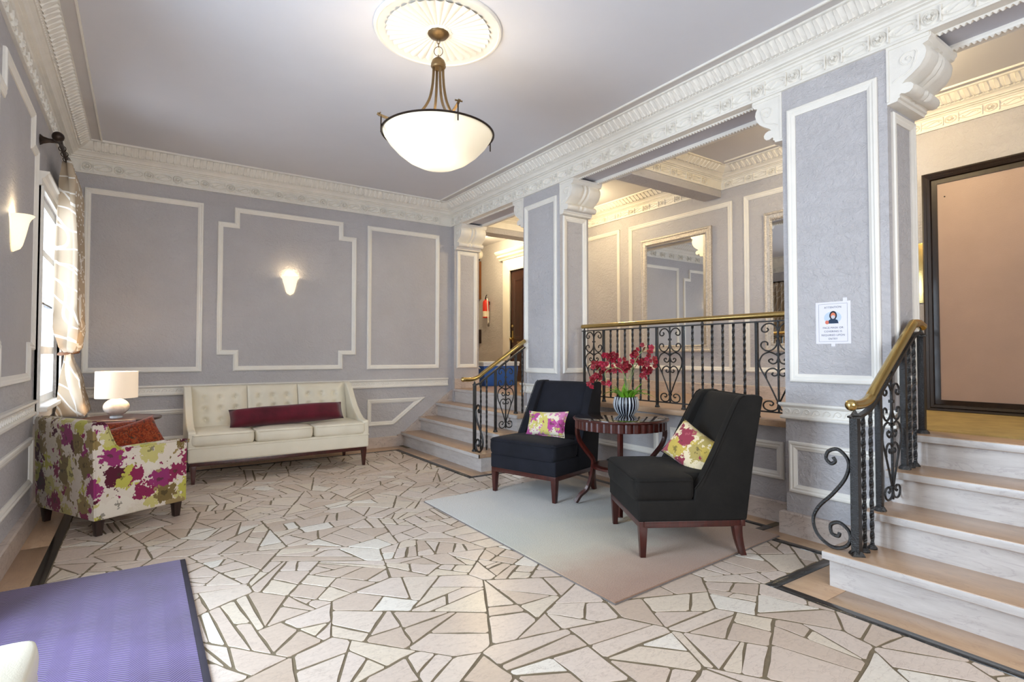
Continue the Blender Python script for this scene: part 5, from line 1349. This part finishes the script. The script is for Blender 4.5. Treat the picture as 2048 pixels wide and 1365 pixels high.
# ------------------------------------------------------------------ notice on the pier
nt = thing('paper_notice', 'white paper notice about face masks taped to the pier', 'notice', (XR - 0.001, 1.63, 1.215))
M['paper'] = simple('white_paper', lin(232, 230, 238), 0.7, 0, 0.01, 5)
M['ink'] = simple('grey_ink', lin(92, 96, 112), 0.8, 0, 0.05, 5)
put('sheet', MB().box(XR - 0.0018, XR - 0.0006, 1.530, 1.732, 1.217, 1.472), M['paper'], nt, world=True)
put('printed_border', MB().frame(rect(1.548, 1.714, 1.230, 1.460), on_right, [(0, 0.0022), (0.0012, 0.0022)]), M['ink'], nt, world=True)
for (y, z) in ((1.560, 1.482), (1.63, 1.212)): put('tape', MB().box(XR - 0.0030, XR - 0.0020, y - 0.012, y + 0.012, z - 0.012, z + 0.010), M['paper'], nt, world=True)
def text(body, y, z, size, mat, parent, x=XR - 0.0026, name='lettering'):
    cd = bpy.data.curves.new(name, 'FONT'); cd.body = body; cd.size = size; cd.align_x = 'CENTER'; cd.align_y = 'CENTER'; cd.space_character = 1.1
    tmp = bpy.data.objects.new('tmp', cd); COL.objects.link(tmp)
    bpy.context.view_layer.update()
    me = bpy.data.meshes.new_from_object(tmp.evaluated_get(bpy.context.evaluated_depsgraph_get()))
    bpy.data.objects.remove(tmp); me.name = name
    me.materials.clear(); me.materials.append(mat)
    o = bpy.data.objects.new(name, me); COL.objects.link(o); o.parent = parent
    o.matrix_parent_inverse = wmat(parent).inverted()
    o.matrix_basis = Matrix(((0, 0, -1, x), (-1, 0, 0, y), (0, 1, 0, z), (0, 0, 0, 1)))
    return o
text('ATTENTION', 1.631, 1.438, 0.0165, M['ink'], nt)
for k, s_ in enumerate(('FACE MASK OR', 'COVERING IS', 'REQUIRED UPON', 'ENTRY')): text(s_, 1.631, 1.314 - 0.0225 * k, 0.0160, M['ink'], nt)
def disc(name, pts, col, h):
    return put(name, MB().prism(pts, on_right, 0.0019, h), simple(name + '_print', col, 0.8, 0, 0.02), nt, world=True)
cyy, czz = 1.632, 1.376
ell = lambda dy, dz, ry_, rz_, n=18: [(cyy - dy + ry_ * math.cos(2 * PI * k / n), czz + dz + rz_ * math.sin(2 * PI * k / n)) for k in range(n)]
disc('printed_cloud', ell(0, 0.0, 0.050, 0.038), lin(196, 212, 230), 0.0022)
disc('printed_hair', ell(0.003, 0.012, 0.022, 0.028), lin(34, 36, 48), 0.0024)
disc('printed_body', [(cyy + 0.026, czz - 0.036), (cyy - 0.034, czz - 0.036), (cyy - 0.028, czz - 0.016), (cyy - 0.010, czz - 0.008), (cyy + 0.012, czz - 0.008), (cyy + 0.024, czz - 0.018)][::-1], lin(38, 60, 86), 0.0025)
disc('printed_face', ell(0.003, 0.012, 0.014, 0.018), lin(226, 132, 100), 0.0027)
disc('printed_mask', ell(0.003, 0.003, 0.0115, 0.011), lin(206, 204, 212), 0.0029)
disc('printed_hand', ell(-0.033, -0.028, 0.011, 0.012, 9), lin(222, 122, 100), 0.0027)

# ------------------------------------------------------------------ things in the hall
bp = thing('brass_plaque', 'polished brass plaque on the wall beside the taupe door frame', 'plaque', (XH, 1.80, 1.57))
put('plate', MB().box(XH - 0.008, XH - 0.0005, 1.760, 1.90, 1.57, 2.06), M['brass'], bp, world=True, bevel=0.003)
fe = thing('fire_extinguisher', 'red fire extinguisher on the hall wall by the dark door', 'extinguisher', (XH - 0.075, 8.44, 1.82))
red = simple('red_enamel', lin(206, 44, 26), 0.3, 0, 0.08, 6)
put('cylinder', MB().lathe([(0.055, 0.0), (0.060, 0.008), (0.060, 0.27), (0.052, 0.305), (0.028, 0.325), (0.02, 0.335)], 24), red, fe, smooth=True)
put('label_band', MB().lathe([(0.0607, 0.02), (0.0607, 0.12)], 24), simple('extinguisher_label', lin(226, 214, 190), 0.6), fe, smooth=True)
put('valve', MB().lathe([(0.018, 0.33), (0.018, 0.365), (0.01, 0.37)], 12), M['iron'], fe, smooth=True)
put('handle', MB().tube([(0, 0.01, 0.365), (-0.02, -0.03, 0.385), (-0.03, -0.075, 0.41)], 0.008, 6).tube([(0, 0.01, 0.36), (-0.03, -0.06, 0.36)], 0.006, 6), M['iron'], fe, smooth=True)
put('hose', MB().tube(catmull([(0, -0.02, 0.35), (-0.02, -0.075, 0.33), (-0.01, -0.082, 0.15), (0.0, -0.082, -0.10), (0.01, -0.08, -0.13)], 5), 0.010, 7), M['white'], fe, smooth=True)
put('hose_horn', MB().tube([(0.005, -0.081, -0.08), (0.008, -0.085, -0.16)], 0.012, 8, rs=[0.012, 0.02]), M['espresso'], fe, smooth=True)
put('wall_hook', MB().box(0.055, 0.074, -0.02, 0.02, 0.24, 0.30), M['iron'], fe)
wp = thing('wooden_board', 'narrow brown wooden board hanging on the hall wall behind the corner pilaster', 'board', (XH, 8.9, 2.20))
put('board', MB().box(XH - 0.03, XH - 0.0005, 8.74, 9.10, 2.20, 2.89), wood('oak_board_wood', lin(112, 66, 20), lin(140, 86, 30)), wp, world=True, bevel=0.004)
put('board_frame', MB().frame(rect(8.73, 9.11, 2.19, 2.90), on_hall, [(0, 0), (0, 0.04), (0.03, 0.04), (0.03, 0.03)]), wood('oak_frame_wood', lin(92, 52, 18), lin(120, 70, 26)), wp, world=True)
co = thing('cooler_box', 'blue plastic cooler box with white lid at the top of the far steps', 'cooler', (4.32, 6.78, ZL))
put('body', MB().prism([(-0.30, -0.17), (0.30, -0.17), (0.30, 0.17), (-0.30, 0.17)], lambda a, b, h: (a * (0.92 + 0.25 * h), b * (0.92 + 0.25 * h), h), 0.0, 0.29), simple('blue_plastic', lin(40, 92, 176), 0.4, 0, 0.06, 8), co, bevel=0.015)
put('rim', MB().box(-0.31, 0.31, -0.18, 0.18, 0.288, 0.315), simple('white_plastic', lin(214, 222, 232), 0.45, 0, 0.03), co, bevel=0.008)
put('lid', MB().box(-0.315, 0.315, -0.185, 0.185, 0.314, 0.352), bpy.data.materials['white_plastic'], co, bevel=0.012)
put('handle', MB().tube([(-0.322, -0.10, 0.25), (-0.342, -0.10, 0.27), (-0.342, 0.10, 0.27), (-0.322, 0.10, 0.25)], 0.009, 6), bpy.data.materials['white_plastic'], co)
def ceiling_lamp(label, loc, power):
    l = thing('ceiling_lamp', label, 'lamp', loc, 0, 'hall ceiling lamps')
    put('base_plate', MB().lathe([(0.11, -0.001), (0.11, -0.018), (0.10, -0.022)], 24), M['bronze'], l, smooth=True)
    put('glass_dome', MB().lathe([(0.105, -0.020), (0.100, -0.045), (0.075, -0.075), (0.035, -0.092), (0.002, -0.096)], 24), bpy.data.materials.get('lit_dome_glass') or shade_mat('lit_dome_glass', lin(246, 240, 224), 1.6, (1.0, 0.86, 0.60, 1)), l, smooth=True)
    point('dome_light', (0, 0, -0.16), power, (1.0, 0.78, 0.44), 0.07, l)
ceiling_lamp('glowing dome lamp on the hall ceiling beyond the corner pilaster', (4.60, 7.60, ZC), 22)
ceiling_lamp('glowing dome lamp on the hall ceiling left of the long balustrade', (4.45, 5.20, ZC), 16)
ceiling_lamp('glowing dome lamp on the hall ceiling behind the pier with the notice', (4.15, 1.82, ZC), 19)
al = thing('alarm_bell', 'small round white alarm bell on the hall wall beside the pilaster corbel', 'bell', (XH, 8.75, 3.025))
put('dome', MB().tube([(0, 0, 0), (-0.03, 0, 0), (-0.05, 0, 0), (-0.06, 0, 0)], 0.07, 20, rs=[0.075, 0.075, 0.06, 0.02]), M['white'], al, smooth=True)
put('back_box', MB().box(-0.02, 0.0, 0.03, 0.11, -0.10, 0.07), M['iron'], al)
wb = thing('wall_box', 'small dark box on the hall wall just below the wooden board', 'box', (XH, 8.80, 1.36))
put('housing', MB().box(-0.06, -0.0005, -0.08, 0.08, 0.0, 0.26), M['espresso'], wb, bevel=0.006)
put('lever', MB().tube([(-0.06, 0, 0.06), (-0.085, 0, 0.03), (-0.085, 0, -0.01)], 0.008, 6), M['iron'], wb)
